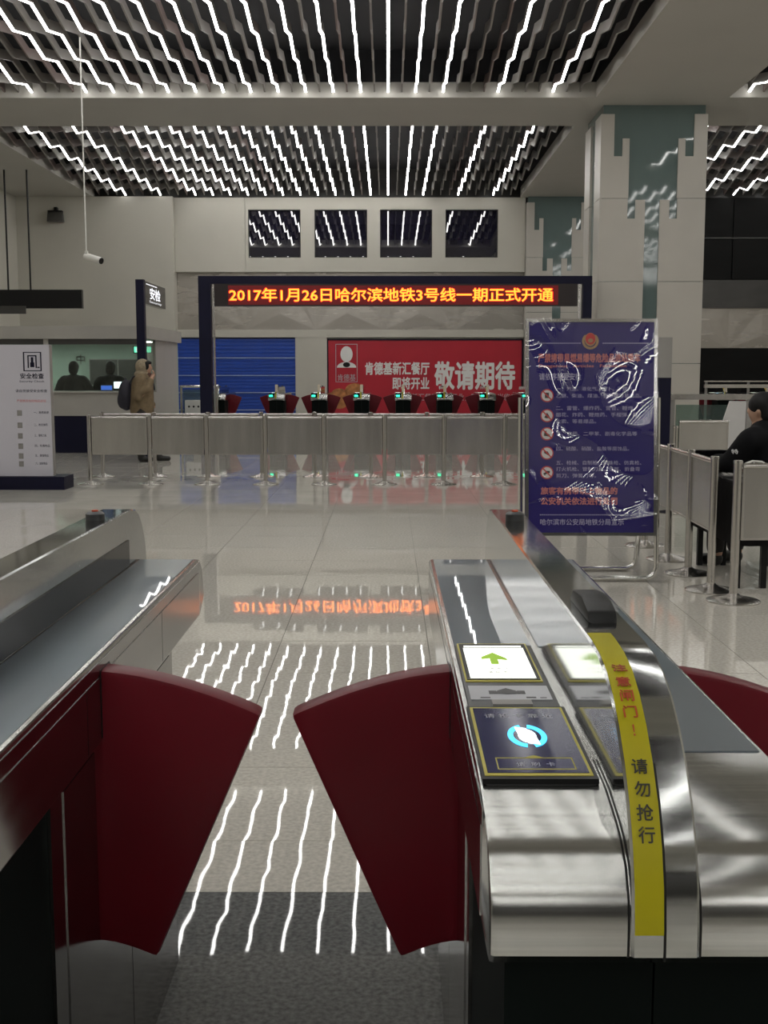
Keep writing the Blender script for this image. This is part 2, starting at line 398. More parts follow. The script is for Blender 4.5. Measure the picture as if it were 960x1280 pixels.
for k, (a, b) in enumerate(WX):
    w = empty('window_%d' % (k + 1), (0, 0, 0)); w['kind'] = 'structure'
    bm = NB(); prism(bm, [(WY + .05, WZ[0]), (WY + .074, WZ[1]), (WY + .09, WZ[1]), (WY + .066, WZ[0])], a, b); obj('pane', bm, 'blackglass', w)   # leans back a degree
    for q in ((a, a + .02, *WZ), (b - .02, b, *WZ), (a, b, WZ[0], WZ[0] + .02), (a, b, WZ[1] - .02, WZ[1])):
        part('window_frame', 'black', w, q[0], q[1], WY + .0, WY + .05, q[2], q[3])
# bronze band of folded facets between the lintel and the frieze
def facet_band(name, x0, x1, z0, z1, n, y, depth=.018):
    t = empty(name, (0, 0, 0)); t['kind'] = 'structure'
    w = (x1 - x0) / n
    for i in range(n):
        a, b = x0 + i * w, x0 + (i + 1) * w; m_ = (a + b) / 2
        for tri, dp in ((((a, z0), (b, z0), (m_, z1)), depth), (((a, z0), (m_, z1), (a, z1)), depth * .35), (((b, z0), (b, z1), (m_, z1)), depth * .35)):
            bm = NB(); cxx = sum(p[0] for p in tri) / 3; czz = sum(p[1] for p in tri) / 3
            v = [bm.verts.new((p[0], y, p[1])) for p in tri]; c = bm.verts.new((cxx + random.uniform(-.1, .1), y - dp, czz + random.uniform(-.1, .1)))
            vb = [bm.verts.new((p[0], y + .04, p[1])) for p in tri]
            for k in range(3):
                bm.faces.new((v[k], v[(k + 1) % 3], c)); bm.faces.new((v[(k + 1) % 3], v[k], vb[k], vb[(k + 1) % 3]))
            bm.faces.new(vb[::-1]); bmesh.ops.recalc_face_normals(bm, faces=bm.faces[:])
            obj('facet', bm, 'bronze', t)
    return t
facet_band('trim_1', -5.835, 3.75, 2.64, 4.207, 5, WY + .2)
facet_band('trim_2', 5.7, 15.0, 2.138, 3.229, 5, WY + .1)
# dark right hand side of the back wall
part('dark_band', 'darkgrey', wb, 5.7, 15, WY, WY + .25, 3.229, 3.987)
part('opening_shade', 'dark', wb, 5.7, 15, WY + .1, WY + .25, 0, 2.138)  # solid black sheet painted for the darkness of the passage
w = empty('window_5'); w['kind'] = 'structure'
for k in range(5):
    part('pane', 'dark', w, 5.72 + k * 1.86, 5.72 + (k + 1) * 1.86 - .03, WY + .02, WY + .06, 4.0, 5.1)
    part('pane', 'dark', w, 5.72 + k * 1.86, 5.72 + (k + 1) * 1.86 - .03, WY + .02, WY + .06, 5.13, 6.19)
part('mullion', 'darkgrey', w, 5.72, 15, WY - .02, WY + .06, 5.1, 5.13)
# ---- columns with teal glass and stepped stone panels
def column(name, x0, x1, y0, y1, label):
    c = empty(name, ((x0 + x1) / 2, y0, 0)); c['kind'] = 'structure'; c['label'] = label
    cx_ = (x0 + x1) / 2
    def P(nm, m, a, b, d0, d1, z0, z1): part(nm, m, c, a - cx_, b - cx_, d0 - y0, d1 - y0, z0, z1)
    P('glass_core', 'teal', x0 + .04, x1 - .04, y0 + .03, y1 - .03, 0, CZ)
    w = x1 - x0; rows = [(.0, .14), (.145, 1.63), (1.64, 3.10), (3.11, 4.57)]
    X = lambda f: x0 + w * f
    # lower rows: two panels either side of a narrow strip of glass
    for z0, z1 in rows[:3]:
        P('stone_panel', 'stone', X(0), X(.43), y0, y0 + .05, z0, z1); P('stone_panel', 'stone', X(.57), X(1), y0, y0 + .05, z0, z1)
    z0, z1 = rows[3]
    for s_ in (0, 1):
        R = lambda a, b, za, zb: P('stone_panel', 'stone', *((X(a), X(b)) if not s_ else (X(1 - b), X(1 - a))), y0, y0 + .05, za, zb)
        R(-.0, .265, z0, z1) if not s_ else P('stone_panel', 'stone', X(.735), X(1), y0, y0 + .05, z0, z1)
        R(.265, .34, z0, 4.22); R(.34, .43, z0, 4.55)
        za, zb = 4.58, 6.04
        if not s_: R(0, .125, za, zb)
        else: P('stone_panel', 'stone', X(.875), X(1), y0, y0 + .05, za, zb)
        R(.125, .205, za, 5.31); R(.205, .27, za, 5.62)
    for sx in (0, 1):      # flanks
        a, b = (x0, x0 + .04) if not sx else (x1 - .04, x1)
        for z0, z1 in rows + [(4.58, 6.04)]:
            P('stone_panel', 'stone', a, b, y0 + .0505, y0 + (y1 - y0) * .36, z0, z1); P('stone_panel', 'stone', a, b, y0 + (y1 - y0) * .64, y1, z0, z1)
    return c
column('column', 3.80, 5.70, 21.37, 23.05, 'tall square column of pale stepped stone panels over teal glass behind the poster')
column('column', 3.76, 5.45, 32.2, 32.64, 'far pale stone and teal glass column standing against the back wall')

# ================================================================== BACK WALL THINGS
t = thing('roller_shutter', 'closed blue roller shutter with pale horizontal seams in the back wall', 'shutter', (-4.2, WY, 0))
zs = [0.0, .42, .90, 1.375, 1.86, 2.40]
for z0, z1 in zip(zs, zs[1:]):
    n = 5
    for k in range(n):
        a, b = z0 + .02 + (z1 - z0 - .02) * k / n, z0 + .02 + (z1 - z0 - .02) * (k + 1) / n
        bm = NB(); prism(bm, [(.06, a), (.047, a + .003), (.044, (a + b) / 2), (.047, b - .003), (.06, b)], -1.64, 1.63)
        obj('slat', bm, 'blue', t)
    part('seam_rail', 'seam', t, -1.64, 1.63, .02, .06, z0, z0 + .02)
for s_ in (-1.66, 1.63): part('guide_rail', 'grey', t, s_, s_ + .03, .0, .06, 0, 2.42)

t = thing('billboard', 'red restaurant billboard with white Chinese lettering on the back wall', 'billboard', (1.05, WY, 0.12))
def bbx(x): return x - 1.05
def bbz(z): return z - .12
part('board', 'redprint', t, bbx(-1.66), bbx(3.72), .04, .10, bbz(.12), bbz(2.358))
for q in ((-1.68, -1.655, .10, 2.38), (3.70, 3.735, .10, 2.38), (-1.68, 3.735, 2.35, 2.385), (-1.68, 3.735, .10, .13)):
    part('edge_frame', 'navyp', t, bbx(q[0]), bbx(q[1]), .02, .10, bbz(q[2]), bbz(q[3]))
L = lambda s, m, a, b, c, d, bold: lettering(s, m, t, bbx(a), bbx(b), bbz(c), bbz(d), .036, bold)
L('肯德基新汇餐厅', 'white', -.64, 1.15, 1.40, 1.76, .028)
L('即将开业', 'white', .12, 1.15, .995, 1.34, .028)
L('敬请期待', 'white', 1.285, 3.53, .985, 1.775, .03)
L('肯德基新汇餐厅即将开业，敬请您的光临！', 'silverp', .11, 3.46, .68, .885, .0)
L('肯德基', 'silverp', -1.40, -.90, 1.235, 1.42, .0)
# framed emblem, plain stand-in without a face
for q in ((-1.455, -1.44, 1.2, 2.25), (-.865, -.85, 1.2, 2.25), (-1.455, -.85, 2.235, 2.25), (-1.455, -.85, 1.2, 1.215)):
    part('emblem_outline', 'silverp', t, bbx(q[0]), bbx(q[1]), .03, .04, bbz(q[2]), bbz(q[3]))
bm = NB(); prism(bm, [(bbx(-1.15) + .27 * math.cos(a), bbz(1.60) + .16 * math.sin(a)) for a in [math.pi * k / 10 for k in range(11)]], .032, .04, 'y'); obj('emblem_patch', bm, 'white', t)
bm = NB(); prism(bm, [(bbx(-1.15) + .17 * math.cos(a), bbz(1.97) + .22 * math.sin(a)) for a in [2 * math.pi * k / 18 for k in range(18)]], .030, .04, 'y'); obj('emblem_patch', bm, 'white', t)
bm = NB(); prism(bm, [(bbx(-1.15) + .10 * math.cos(a), bbz(1.68) + .07 * math.sin(a)) for a in [2 * math.pi * k / 12 for k in range(12)]], .026, .04, 'y'); obj('emblem_patch', bm, 'black', t)
for cx_, cz_, r_ in ((-1.36, .78, .24), (-.93, .92, .27)):
    for k, (m_, zz, hh) in enumerate((('food', -.16, .16), ('gold', -.05, .07), ('scarf', .0, .06), ('food', .05, .2))):
        bm = NB(); prism(bm, [(bbx(cx_) + r_ * math.cos(a) * (1 - .1 * (k == 1)), bbz(cz_ + zz) + hh * math.sin(a)) for a in [2 * math.pi * j / 16 for j in range(16)]], .034 - .002 * k, .045, 'y')
        obj('burger_picture', bm, m_, t)

# loudspeaker high on the wall
t = thing('wall_loudspeaker', 'small dark grey loudspeaker mounted high on the wall near the ceiling', 'loudspeaker', (-8.98, WY - .22, 5.5))
bm = NB(); prism(bm, [(-.22, 0), (.22, 0), (.19, .26), (-.19, .26)], -.26, -.06, 'y'); bev(bm, .02); obj('casing', bm, 'darkgrey', t, 40)
part('bracket', 'black', t, -.04, .04, -.16, 0, .26, .40); part('cap', 'black', t, -.19, .19, -.24, -.08, .262, .30)

# ================================================================== TURNSTILES
SH = [(0, .836), (0, .87), (.006, .90), (.026, .930), (.055, .948), (.08, .957), (.15, .973), (.24, .98)]
SHF = [(1.86, .98), (1.915, .97), (1.95, .94), (1.968, .90), (1.975, .857), (1.90, .818)]
RG = [(-.007, .835), (-.006, .87), (.0, .915), (.014, .955), (.038, .998), (.07, 1.035), (.105, 1.066), (.145, 1.092), (.19, 1.111), (.24, 1.121), (.30, 1.125)]
RGF = [(1.78, 1.125), (1.84, 1.117), (1.88, 1.10), (1.915, 1.07), (1.94, 1.035), (1.955, 1.0), (1.963, .96)]
HW, RW = .1935, .0375
def along(n):            # walk from the ridge top down the nose: points and outward normals
    pts = [Vector((0, *p)) for p in RG[::-1]]
    return pts
def ridge_pt(y_, z_hint=None):
    pts = RG
    for a, b in zip(pts, pts[1:]):
        if (a[0] - y_) * (b[0] - y_) <= 0 and a[0] != b[0]:
            f = (y_ - a[0]) / (b[0] - a[0]); return Vector((0, y_, a[1] + f * (b[1] - a[1]))), Vector((0, b[0] - a[0], b[1] - a[1])).normalized()
def ridge_s(z_):
    for a, b in zip(RG, RG[1:]):
        if a[1] <= z_ <= b[1]:
            f = (z_ - a[1]) / (b[1] - a[1]); return Vector((0, a[0] + f * (b[0] - a[0]), z_)), Vector((0, b[0] - a[0], b[1] - a[1])).normalized()
def make_turnstile():
    t = empty('turnstile')
    bm = NB(); prism(bm, SH + SHF + [(.02, .818)], -HW, HW); bev(bm, .006, 2, 55); obj('upper_body', bm, 'steel', t, 30)
    for s_ in (-1, 1):   # polished deck plates on the shoulders
        a, b = sorted((s_ * (RW + .006), s_ * (HW - .008)))
        bm = NB(); bx(bm, a, b, .27 if s_ > 0 else .86, 1.85, .975, .9815); obj('deck_plate', bm, 'steeltop', t)
    bm = NB(); prism(bm, RG + RGF + [(1.93, .95), (.20, .95), (.06, .90), (.03, .835)], -RW, RW); bev(bm, .003, 1, 60); obj('ridge', bm, 'ridge', t, 30)
    for s_ in (1,):      # smoked acrylic along the foot of the ridge
        a, b = sorted((s_ * RW, s_ * (RW + .003)))
        part('acrylic_strip', 'acrylic', t, a, b, .30 if s_ > 0 else .90, 1.74, .983, 1.05)
    for x in (-RW - .0022, -.001, RW + .0022):  # dark seams down the nose
        prof = [(y - .0012, z) for y, z in RG[:6]] if x == -.001 else [(y - .001, z) for y, z in SH]
        bm = NB(); prism(bm, prof + [(y + .004, z - .003) for y, z in prof[::-1]], x - .0013, x + .0013); obj('seam', bm, 'black', t)
    # side plates: long upper trim and panels below it
    for s_ in (-1, 1):
        a, b = sorted((s_ * HW, s_ * (HW + .0018)))
        for y0, y1, z0, z1 in ((.10, 1.90, .945, .968), (.12, .70, .825, .940), (.704, 1.36, .825, .940), (1.364, 1.88, .825, .940)):
            part('side_plate', 'steelside', t, a, b, y0, y1, z0, z1)
    part('lower_body', 'steelside', t, -.178, .178, .53, 1.56, 0, .8175, bevel=.004)
    part('end_panel', 'darkgreen', t, -.172, -.0012, .045, .5295, .02, .8175)
    part('end_panel', 'darkgreen', t, .0012, .172, .045, .5295, .02, .8175)
    part('plinth', 'black', t, -.16, .16, .06, 1.58, 0, .02)
    for s_ in (-1, 1):
        a, b = sorted((s_ * .178, s_ * .180))
        part('side_plate', 'steelside', t, a, b, .60, 1.05, .04, .80); part('side_plate', 'steelside', t, a, b, 1.054, 1.52, .04, .80)
        # flap: a sector that swings out of the cabinet
        ox, oz, R1, R2 = s_ * (.1935 - .07), .22, None, None
        bm = NB(); out = []
        root = s_ * .170
        tipx, tipz, lowx, lowz = s_ * (.1935 + .287), .869, s_ * (.1935 + .090), .409
        n = 10
        for k in range(n + 1):          # outer arc, root to tip
            f = k / n; x = root + (tipx - root) * f
            out.append((x, .952 - .083 * f ** 1.75))
        m_ = 6
        for k in range(m_ + 1):         # inner arc, foot back to the root
            f = k / m_; x = lowx + (root - lowx) * f
            out.append((x, lowz + .032 * math.sin(f * math.pi / 2)))
        prism(bm, out, .800, .860, 'y'); bev(bm, .010, 2, 40); obj('flap', bm, 'red', t, 35)
        part('flap_slot', 'black', t, *sorted((s_ * .1955, s_ * .1962)), .795, .865, .828, .952)
    # sensor hump and lamp on the ridge
    bm = NB(); prism(bm, [(.40, 1.124), (.412, 1.140), (.47, 1.152), (.55, 1.146), (.58, 1.124)], -.0215, .0215); bev(bm, .006, 2, 30); obj('sensor_hump', bm, 'black', t, 40)
    bm = NB(); lathe(bm, [(.023, 0), (.023, .016), (.017, .021), (.004, .022)], (.0, 1.56, 1.124)); h = obj('sensor_cap', bm, 'dgrey', t, 40)
    bm = NB(); lathe(bm, [(.008, 0), (.008, .003), (.002, .004)], (.0, 1.56, 1.146)); obj('sensor_lens', bm, 'inkred', h, 40)
    # yellow sticker and its lettering
    bm = NB(); pp = [p for p in RG if p[1] > .866]; pp = [(-.0062, .864)] + pp + [(.335, 1.125)]
    sec = [(Vector((0, *p))) for p in pp]; r0 = []
    for i, p in enumerate(sec):
        d = (sec[min(i + 1, len(sec) - 1)] - sec[max(i - 1, 0)]).normalized(); nrm = Vector((0, -d.z, d.y))
        q = p + nrm * .0012
        r0.append([bm.verts.new((-.0345, q.y, q.z)), bm.verts.new((-.0025, q.y, q.z))])
    for a, b in zip(r0, r0[1:]): bm.faces.new((a[0], a[1], b[1], b[0]))
    bmesh.ops.solidify(bm, geom=bm.faces[:], thickness=-.0006)
    st = obj('warning_sticker', bm, 'yellow', t, 40)
    for ch, pos, m_ in [(c_, ('y', y_), 'inkred') for c_, y_ in zip('注意闸门！', (.1931, .1673, .1436, .1225, .1003))] + [(c_, ('z', z_), 'ink') for c_, z_ in zip('请勿抢行', (1.0304, 1.0101, .9889, .9676))]:
        p, d = ridge_pt(pos[1]) if pos[0] == 'y' else ridge_s(pos[1])
        nrm = Vector((0, -d.z, d.y)); me = text_mesh(ch, .012); sz = .0195
        xs = [v.co.x for v in me.vertices]; ys = [v.co.y for v in me.vertices]; cx_ = (max(xs) + min(xs)) / 2; cy_ = (max(ys) + min(ys)) / 2
        mx_ = 1 if ch != '！' else .7
        for v in me.vertices:
            v.co = p + nrm * (.0032 + v.co.z * .06) + Vector((-.0185, 0, 0)) + Vector((1, 0, 0)) * ((v.co.x - cx_) * sz * mx_) + d * ((v.co.y - cy_) * sz * 1.0)
        link('lettering', me, m_, st)
    # card reader on the left shoulder
    r = obj('card_reader', bev(prism(NB(), [(.160, .965), (.160, .976), (.17, .9785), (.60, .9873), (.83, .9903), (.846, .985), (.85, .965)], -.186, -.048), .004, 2, 40), 'dgrey', t, 40)
    def pl(y): return .9785 + (y - .17) * (.0088 / .43) if y < .60 else .9873 + (y - .60) * .013
    def slab(nm, m_, x0, x1, y0, y1, h0, h1):
        bm = NB(); prism(bm, [(y0, pl(y0) + h0), (y0, pl(y0) + h1), (y1, pl(y1) + h1), (y1, pl(y1) + h0)], x0, x1); return obj(nm, bm, m_, r)
    slab('screen_bezel', 'yline', -.182, -.058, .592, .838, 0, .0012)
    slab('screen_border', 'black', -.179, -.061, .600, .832, 0, .0020)
    slab('screen', 'screen', -.173, -.067, .607, .800, 0, .0030)
    slab('screen_bar', 'screen', -.171, -.069, .808, .816, 0, .0030)
    def flat(nm, m_, pts, h):
        bm = NB(); prism(bm, pts, 0, .0005, 'z')
        for v in bm.verts: v.co.z += pl(v.co.y) + h
        return obj(nm, bm, m_, r)
    flat('arrow', 'arrow', [(-.132, .690), (-.119, .690), (-.119, .722), (-.102, .715), (-.104, .728), (-.124, .765), (-.146, .735), (-.146, .722), (-.132, .728)], .003)
    lettering('请  刷  卡', 'dgrey', r, -.138, -.106, .655, .666, pl(.66) + .0038, 0, '+z'); lettering('请 投 币', 'dgrey', r, -.142, -.110, .632, .645, pl(.64) + .0036, 0, '+z')
    slab('info_label', 'silverp', -.180, -.056, .495, .568, 0, .0012)
    flat('fan_mark', 'dgrey', [(-.142, .525), (-.122, .522), (-.102, .525), (-.108, .540), (-.122, .553), (-.136, .540)], .0013)
    for a, b, c_, d_ in ((-.165, -.150, .503, .507), (-.095, -.080, .503, .508), (-.074, -.064, .503, .506), (-.150, -.138, .524, .54), (-.106, -.094, .524, .54)): slab('label_mark', 'dgrey', a, b, c_, d_, .001, .0016)
    slab('coin_lip', 'grey', -.150, -.090, .463, .486, 0, .004)
    slab('pad_rim', 'black', -.190, -.046, .160, .452, -.003, .004)
    slab('pad_border', 'yline', -.186, -.051, .170, .445, 0, .0048)
    slab('card_pad', 'navypad', -.182, -.055, .178, .438, 0, .0056)
    cx_, cy_ = -.1165, .315
    def ring(a0, a1, r0, r1, m_, nm):
        n = 14; P = [(cx_ + r1 * math.cos(a0 + (a1 - a0) * k / n), cy_ + 1.75 * r1 * math.sin(a0 + (a1 - a0) * k / n)) for k in range(n + 1)]
        P += [(cx_ + r0 * math.cos(a1 - (a1 - a0) * k / n), cy_ + 1.75 * r0 * math.sin(a1 - (a1 - a0) * k / n)) for k in range(n + 1)]
        flat(nm, m_, P, .0057)
    ring(math.radians(-75), math.radians(80), .019, .0265, 'cyan', 'glowing_ring'); ring(math.radians(105), math.radians(260), .019, .0265, 'cyan', 'glowing_ring')
    flat('glowing_core', 'cyanw', [(cx_ + .0125 * math.cos(a), cy_ + .027 * math.sin(a)) for a in [2 * math.pi * k / 16 for k in range(16)]], .0057)
    flat('glowing_core', 'cyanw', [(cx_ - .014, cy_ + .036), (cx_ + .002, cy_ + .030), (cx_ - .002, cy_ + .006), (cx_ - .012, cy_ + .008)], .0060)
    flat('glowing_core', 'cyanw', [(cx_ + .014, cy_ - .036), (cx_ - .002, cy_ - .030), (cx_ + .002, cy_ - .006), (cx_ + .012, cy_ - .008)], .0060)
    lettering('请 投 卡 靠 近', 'silverp', r, -.168, -.070, .392, .412, pl(.4) + .0060, 0, '+z')
    lettering('请  刷  卡', 'silverp', r, -.143, -.094, .199, .214, pl(.2) + .0060, 0, '+z')
    for q in ((-.168, -.069, .188, .190), (-.168, -.069, .228, .230), (-.168, -.1665, .188, .230), (-.0705, -.069, .188, .230)): slab('pad_line', 'yline', *q, .0056, .0060)
    flat('pad_tick', 'yline', [(-.128, .231), (-.107, .231), (-.1175, .238)], .0057)
    return t
T0 = make_turnstile()
tag(T0, 'steel turnstile at right front with yellow warning sticker and lit card reader', 'turnstile', 'turnstiles of the near gate line'); T0.location = (.3065, 1.22, 0)
c = copy_tree(T0); c['label'] = 'steel turnstile at left front cut off by the picture edge'; c.location = (-.708, 1.22, 0)
T1 = copy_tree(T0)
part('gate_lamp', 'green', T1, -.165, -.085, -.006, .012, .905, .95); part('lamp_window', 'acrylic', T1, -.185, -.045, -.004, .04, .88, .99)
part('lamp_post', 'cream', T1, -.03, .03, .03, .07, 1.02, 1.19)
FX = [272, 346, 399, 452, 504, 556, 609, 661]
for k, px in enumerate(FX):
    c = T1 if k == 0 else copy_tree(T1)
    c['group'] = 'turnstiles of the far gate line'
    c['label'] = 'far turnstile with red flaps and green lamp, %s from the left in the row' % ORD[k]
    c.location = ((px - 485) / F * 27.2, 27.2, 0)
for k, px in enumerate((905, 957)):
    c = copy_tree(T1); c['group'] = 'turnstiles beyond the column'
    c['label'] = ('turnstile in the dark hall right of the column, nearer the column', 'turnstile with green lamp in the dark hall at the right picture edge')[k]
    c.location = ((px - 485) / F * 27.2, 27.2, 0)

# ================================================================== LED GANTRY
t = thing('led_gantry', 'navy gantry carrying a red scrolling LED board with amber lettering', 'display', (.13, 21.2, 0))
def gx(x): return x - .13
part('post', 'navyp', t, gx(-3.41), gx(-3.19), -.06, .12, 0, 3.05, bevel=.006); part('post', 'navyp', t, gx(3.50), gx(3.66), -.06, .12, 0, 3.05, bevel=.006)
part('top_beam', 'navyp', t, gx(-3.41), gx(3.66), -.06, .12, 3.05, 3.19, bevel=.006)
for x in (-3.165, 3.425): part('side_strip', 'satin', t, gx(x), gx(x) + .035, .0, .05, 0 if x < 0 else 2.4, 3.05)
b = part('led_board', 'ledboard', t, gx(-3.12), gx(3.40), -.075, .05, 2.655, 3.05)
part('led_field', 'ledback', b, gx(-2.87), gx(3.05), -.0775, -.075, 2.68, 3.02)  # emissive plate paints the dim red glow behind the letters
s = '2017年1月26日哈尔滨地铁3号线一期正式开通'
lettering(s, 'ledhalo', b, gx(-2.865), gx(2.975), 2.725, 2.985, -.079, .035)  # wider red copy paints the halo of glow around the amber letters
lettering(s, 'ledtext', b, gx(-2.85), gx(2.96), 2.735, 2.975, -.081, .014)
# side gantry seen end on
t = thing('guide_sign', 'tall navy post with a lit direction sign reaching back from its top', 'sign', (-4.27, 20.3, 0))
part('post', 'navyp', t, -.07, .07, -.07, .07, 0, 3.06, bevel=.006); None
b = part('sign_board', 'acrylic', t, -.05, .05, .07, 2.0, 2.66, 3.05)
lettering('安检', 'signlit', b, .55, 1.5, 2.76, 2.97, .052, .02, '+x'); lettering('Security', 'signlit', b, .5, 1.6, 2.69, 2.74, .052, .0, '+x'); part('sign_line', 'signlit', b, .05, .053, .25, 1.2, 3.0, 3.015)

# ================================================================== TICKET BOOTH
BX0, BX1, BY0, BY1 = -9.95, -4.42, 21.36, 24.6
t = thing('ticket_booth', 'grey glazed ticket booth with navy base at the left wall', 'booth', ((BX0 + BX1) / 2, BY0, 0))
cx_ = (BX0 + BX1) / 2
B = lambda nm, m_, a, b, c_, d_, e, f: part(nm, m_, t, a - cx_, b - cx_, c_ - BY0, d_ - BY0, e, f)
B('roof', 'booth', BX0, BX1 + .08, BY0 - .06, BY1, 2.08, 2.31); B('base_panel', 'navyp', BX0, BX1, BY0 + .0, BY0 + .08, 0, .68)
B('front_panel', 'booth', BX0, BX1, BY0 - .01, BY0 + .08, .68, 1.10); B('counter', 'booth', BX0, BX1, BY0 - .06, BY0 + .5, 1.10, 1.13)
B('back_wall', 'boothin', BX0, BX1, BY1 - .1, BY1, 0, 2.08); B('floor_slab', 'grey', BX0, BX1, BY0 + .08, BY1 - .1, 0, .03)
B('left_wall', 'boothin', BX0, BX0 + .06, BY0 + .08, BY1 - .1, .03, 2.08); B('side_wall', 'booth', BX1 - .06, BX1, BY0 + .9, BY1 - .1, .0, 2.08)
B('side_base', 'booth', BX1 - .06, BX1, BY0 + .08, BY0 + .9, .0, 1.10)
for a in (BX1 - .1, -6.29): B('window_post', 'booth', a, a + .09, BY0, BY0 + .09, 1.13, 2.08)
B('window_head', 'darkgrey', BX0, BX1 - .1, BY0 + .01, BY0 + .05, 1.98, 2.08)
B('window_pane', 'glass', -6.2, BX1 - .1, BY0 + .025, BY0 + .035, 1.13, 1.98); B('window_pane', 'glass', BX0, -6.29, BY0 + .025, BY0 + .035, 1.13, 1.98)
B('side_pane', 'glass', BX1 - .035, BX1 - .025, BY0 + .09, BY0 + .9, 1.13, 2.08)
B('ceiling_lamp', 'boothlamp', -8.6, -4.7, 23.0, 23.4, 2.06, 2.079)
t2 = thing('exit_sign', 'small green lit exit sign hanging inside the ticket booth', 'sign', (-4.95, 23.6, 1.86))
part('casing', 'black', t2, -.19, .19, 0, .03, -.005, .14); part('lit_face', 'exitlit', t2, -.17, .17, -.004, 0, .01, .125); part('hanger', 'black', t2, -.01, .01, .005, .025, .14, .19)
lettering('EXIT', 'white', t2, -.02, .14, .04, .10, -.006, .01); part('pictogram', 'white', t2, -.13, -.07, -.006, -.004, .03, .11)
t2 = tag(link('notice_characters', text_mesh('中', .01), 'grey'), 'grey wall character inside the ticket booth above the left clerk', 'lettering')
for v in t2.data.vertices: v.co = (v.co.x * .22, 0, v.co.y * .22)
t2.location = (-6.55, BY1 - .105, 1.66); t2.rotation_euler = (0, 0, 0)
t2 = thing('wall_cabinet', 'dark grey shelf cabinet on the rear wall of the ticket booth', 'cabinet', (-5.6, BY1 - .12, 1.2))
part('body', 'grey', t2, -.6, .6, -.25, 0, 0, .55); part('door', 'darkgrey', t2, -.58, -.01, -.262, -.25, .02, .53); part('door', 'darkgrey', t2, .01, .58, -.262, -.25, .02, .53)
t2 = thing('counter_monitor', 'small lit screen on the ticket booth counter', 'monitor', (-4.98, 21.62, 1.13))
part('display', 'monitor', t2, -.10, .10, -.012, 0, .05, .17); part('casing', 'dgrey', t2, -.115, .115, 0, .03, .035, .185); part('foot', 'dgrey', t2, -.06, .06, -.02, .06, 0, .035)
t2 = thing('counter_terminal', 'blue lit terminal beside the small screen on the booth counter', 'terminal', (-5.22, 21.62, 1.13))
part('display', 'monblue', t2, -.10, .10, -.012, 0, .02, .10); part('casing', 'dgrey', t2, -.11, .11, 0, .05, 0, .11)

# ---- clerks
def clerk(name, x, y, label, k, coat, lean):
    p = thing(name, label, 'person', (x, y, .03), math.pi, 'clerks in the ticket booth')
    def body(bm):
        limb(bm, [(0, 0, .62), (0, 0, .95), (lean, -.04, 1.22)], [.17, .18, .15]); limb(bm, [(lean, -.04, 1.28), (lean, -.05, 1.42)], [.06, .055])
        for s_ in (-1, 1): limb(bm, [(lean + s_ * .19, -.03, 1.24), (s_ * .29, -.05, 1.02), (s_ * .20, -.28, 1.02), (s_ * .14, -.36, 1.03)], [.075, .06, .05, .035]); limb(bm, [(s_ * .09, 0, .62), (s_ * .11, -.38, .58), (s_ * .11, -.36, .10)], [.09, .075, .05])
        ell(bm, (lean, -.06, 1.52), (.085, .10, .125))
    blob('body', body, 'skin', p)
    def top(bm):
        limb(bm, [(0, 0, .62), (0, 0, .95), (lean, -.03, 1.23)], [.20, .23, .19])
        limb(bm, [(lean - .17, -.02, 1.28), (lean + .17, -.02, 1.28)], [.11, .11])
        for s_ in (-1, 1): limb(bm, [(lean + s_ * .21, -.02, 1.24), (s_ * .33, -.04, 1.02), (s_ * .22, -.27, 1.03)], [.11, .095, .075])
    blob('jacket', top, coat, p)
    def hd(bm): ell(bm, (lean, -.045, 1.55), (.10, .115, .115)); ell(bm, (lean, -.01, 1.50), (.095, .085, .12))
    blob('hair', hd, 'hair', p, .014)
    def tr(bm):
        for s_ in (-1, 1): limb(bm, [(s_ * .09, 0, .60), (s_ * .11, -.38, .58), (s_ * .11, -.36, .12)], [.11, .09, .065])
    blob('trousers', tr, 'trouser', p)
    for s_ in (-1, 1):
        def sh(bm): limb(bm, [(s_ * .11, -.35, .045), (s_ * .12, -.50, .035)], [.05, .04])
        blob('shoe', sh, 'shoe', p, .012)
    q = thing('office_chair', 'dark office chair under the %s clerk in the ticket booth' % k, 'chair', (x, y, .03), math.pi)
    part('seat', 'cloth', q, -.24, .24, -.24, .22, .40, .46, bevel=.02); part('backrest', 'cloth', q, -.22, .22, .235, .28, .52, .90, bevel=.015); part('back_bar', 'black', q, -.03, .03, .22, .27, .37, .6)
    bm = NB(); lathe(bm, [(.26, 0), (.26, .03), (.035, .06), (.03, .40)]); obj('pedestal', bm, 'black', q, 40)
    return p
clerk('person', -6.0, 22.25, 'person in bulky dark coat seated at left behind the booth window', 'left', 'trouser', 0)
clerk('person', -5.28, 22.3, 'person in dark green jacket seated at right behind the booth window', 'right', 'darkgreen', .03)

# ================================================================== HANGING SIGN, CCTV
t = thing('hanging_sign', 'unlit black hanging sign on two thin rods above the ticket booth', 'sign', (-8.55, 28.0, 2.98))
part('board', 'acrylic', t, -1.45, 1.28, -.07, .07, 0, .44, bevel=.01); part('lower_board', 'darkgrey', t, -1.45, -.05, -.12, -.08, -.13, .06)
for x in (-.48, .05):
    bm = NB(); tube(bm, [(x, 0, .44), (x, 0, CZ - 2.98)], .022, 8); obj('rod', bm, 'black', t, 40)
t = thing('cctv_camera', 'white bullet camera hanging from a long thin ceiling rod', 'camera', (-4.47, 17.5, 3.0))
bm = NB(); tube(bm, [(0, 0, .24), (0, 0, 3.30)], .011, 8); obj('rod', bm, 'cctv', t, 40)
bm = NB(); tube(bm, [(-.02, .03, .185), (.24, -.10, .105)], .052, 16); obj('housing', bm, 'cctv', t, 40)
bm = NB(); tube(bm, [(.232, -.096, .1075), (.250, -.105, .102)], .046, 16); obj('lens_face', bm, 'black', t, 40)
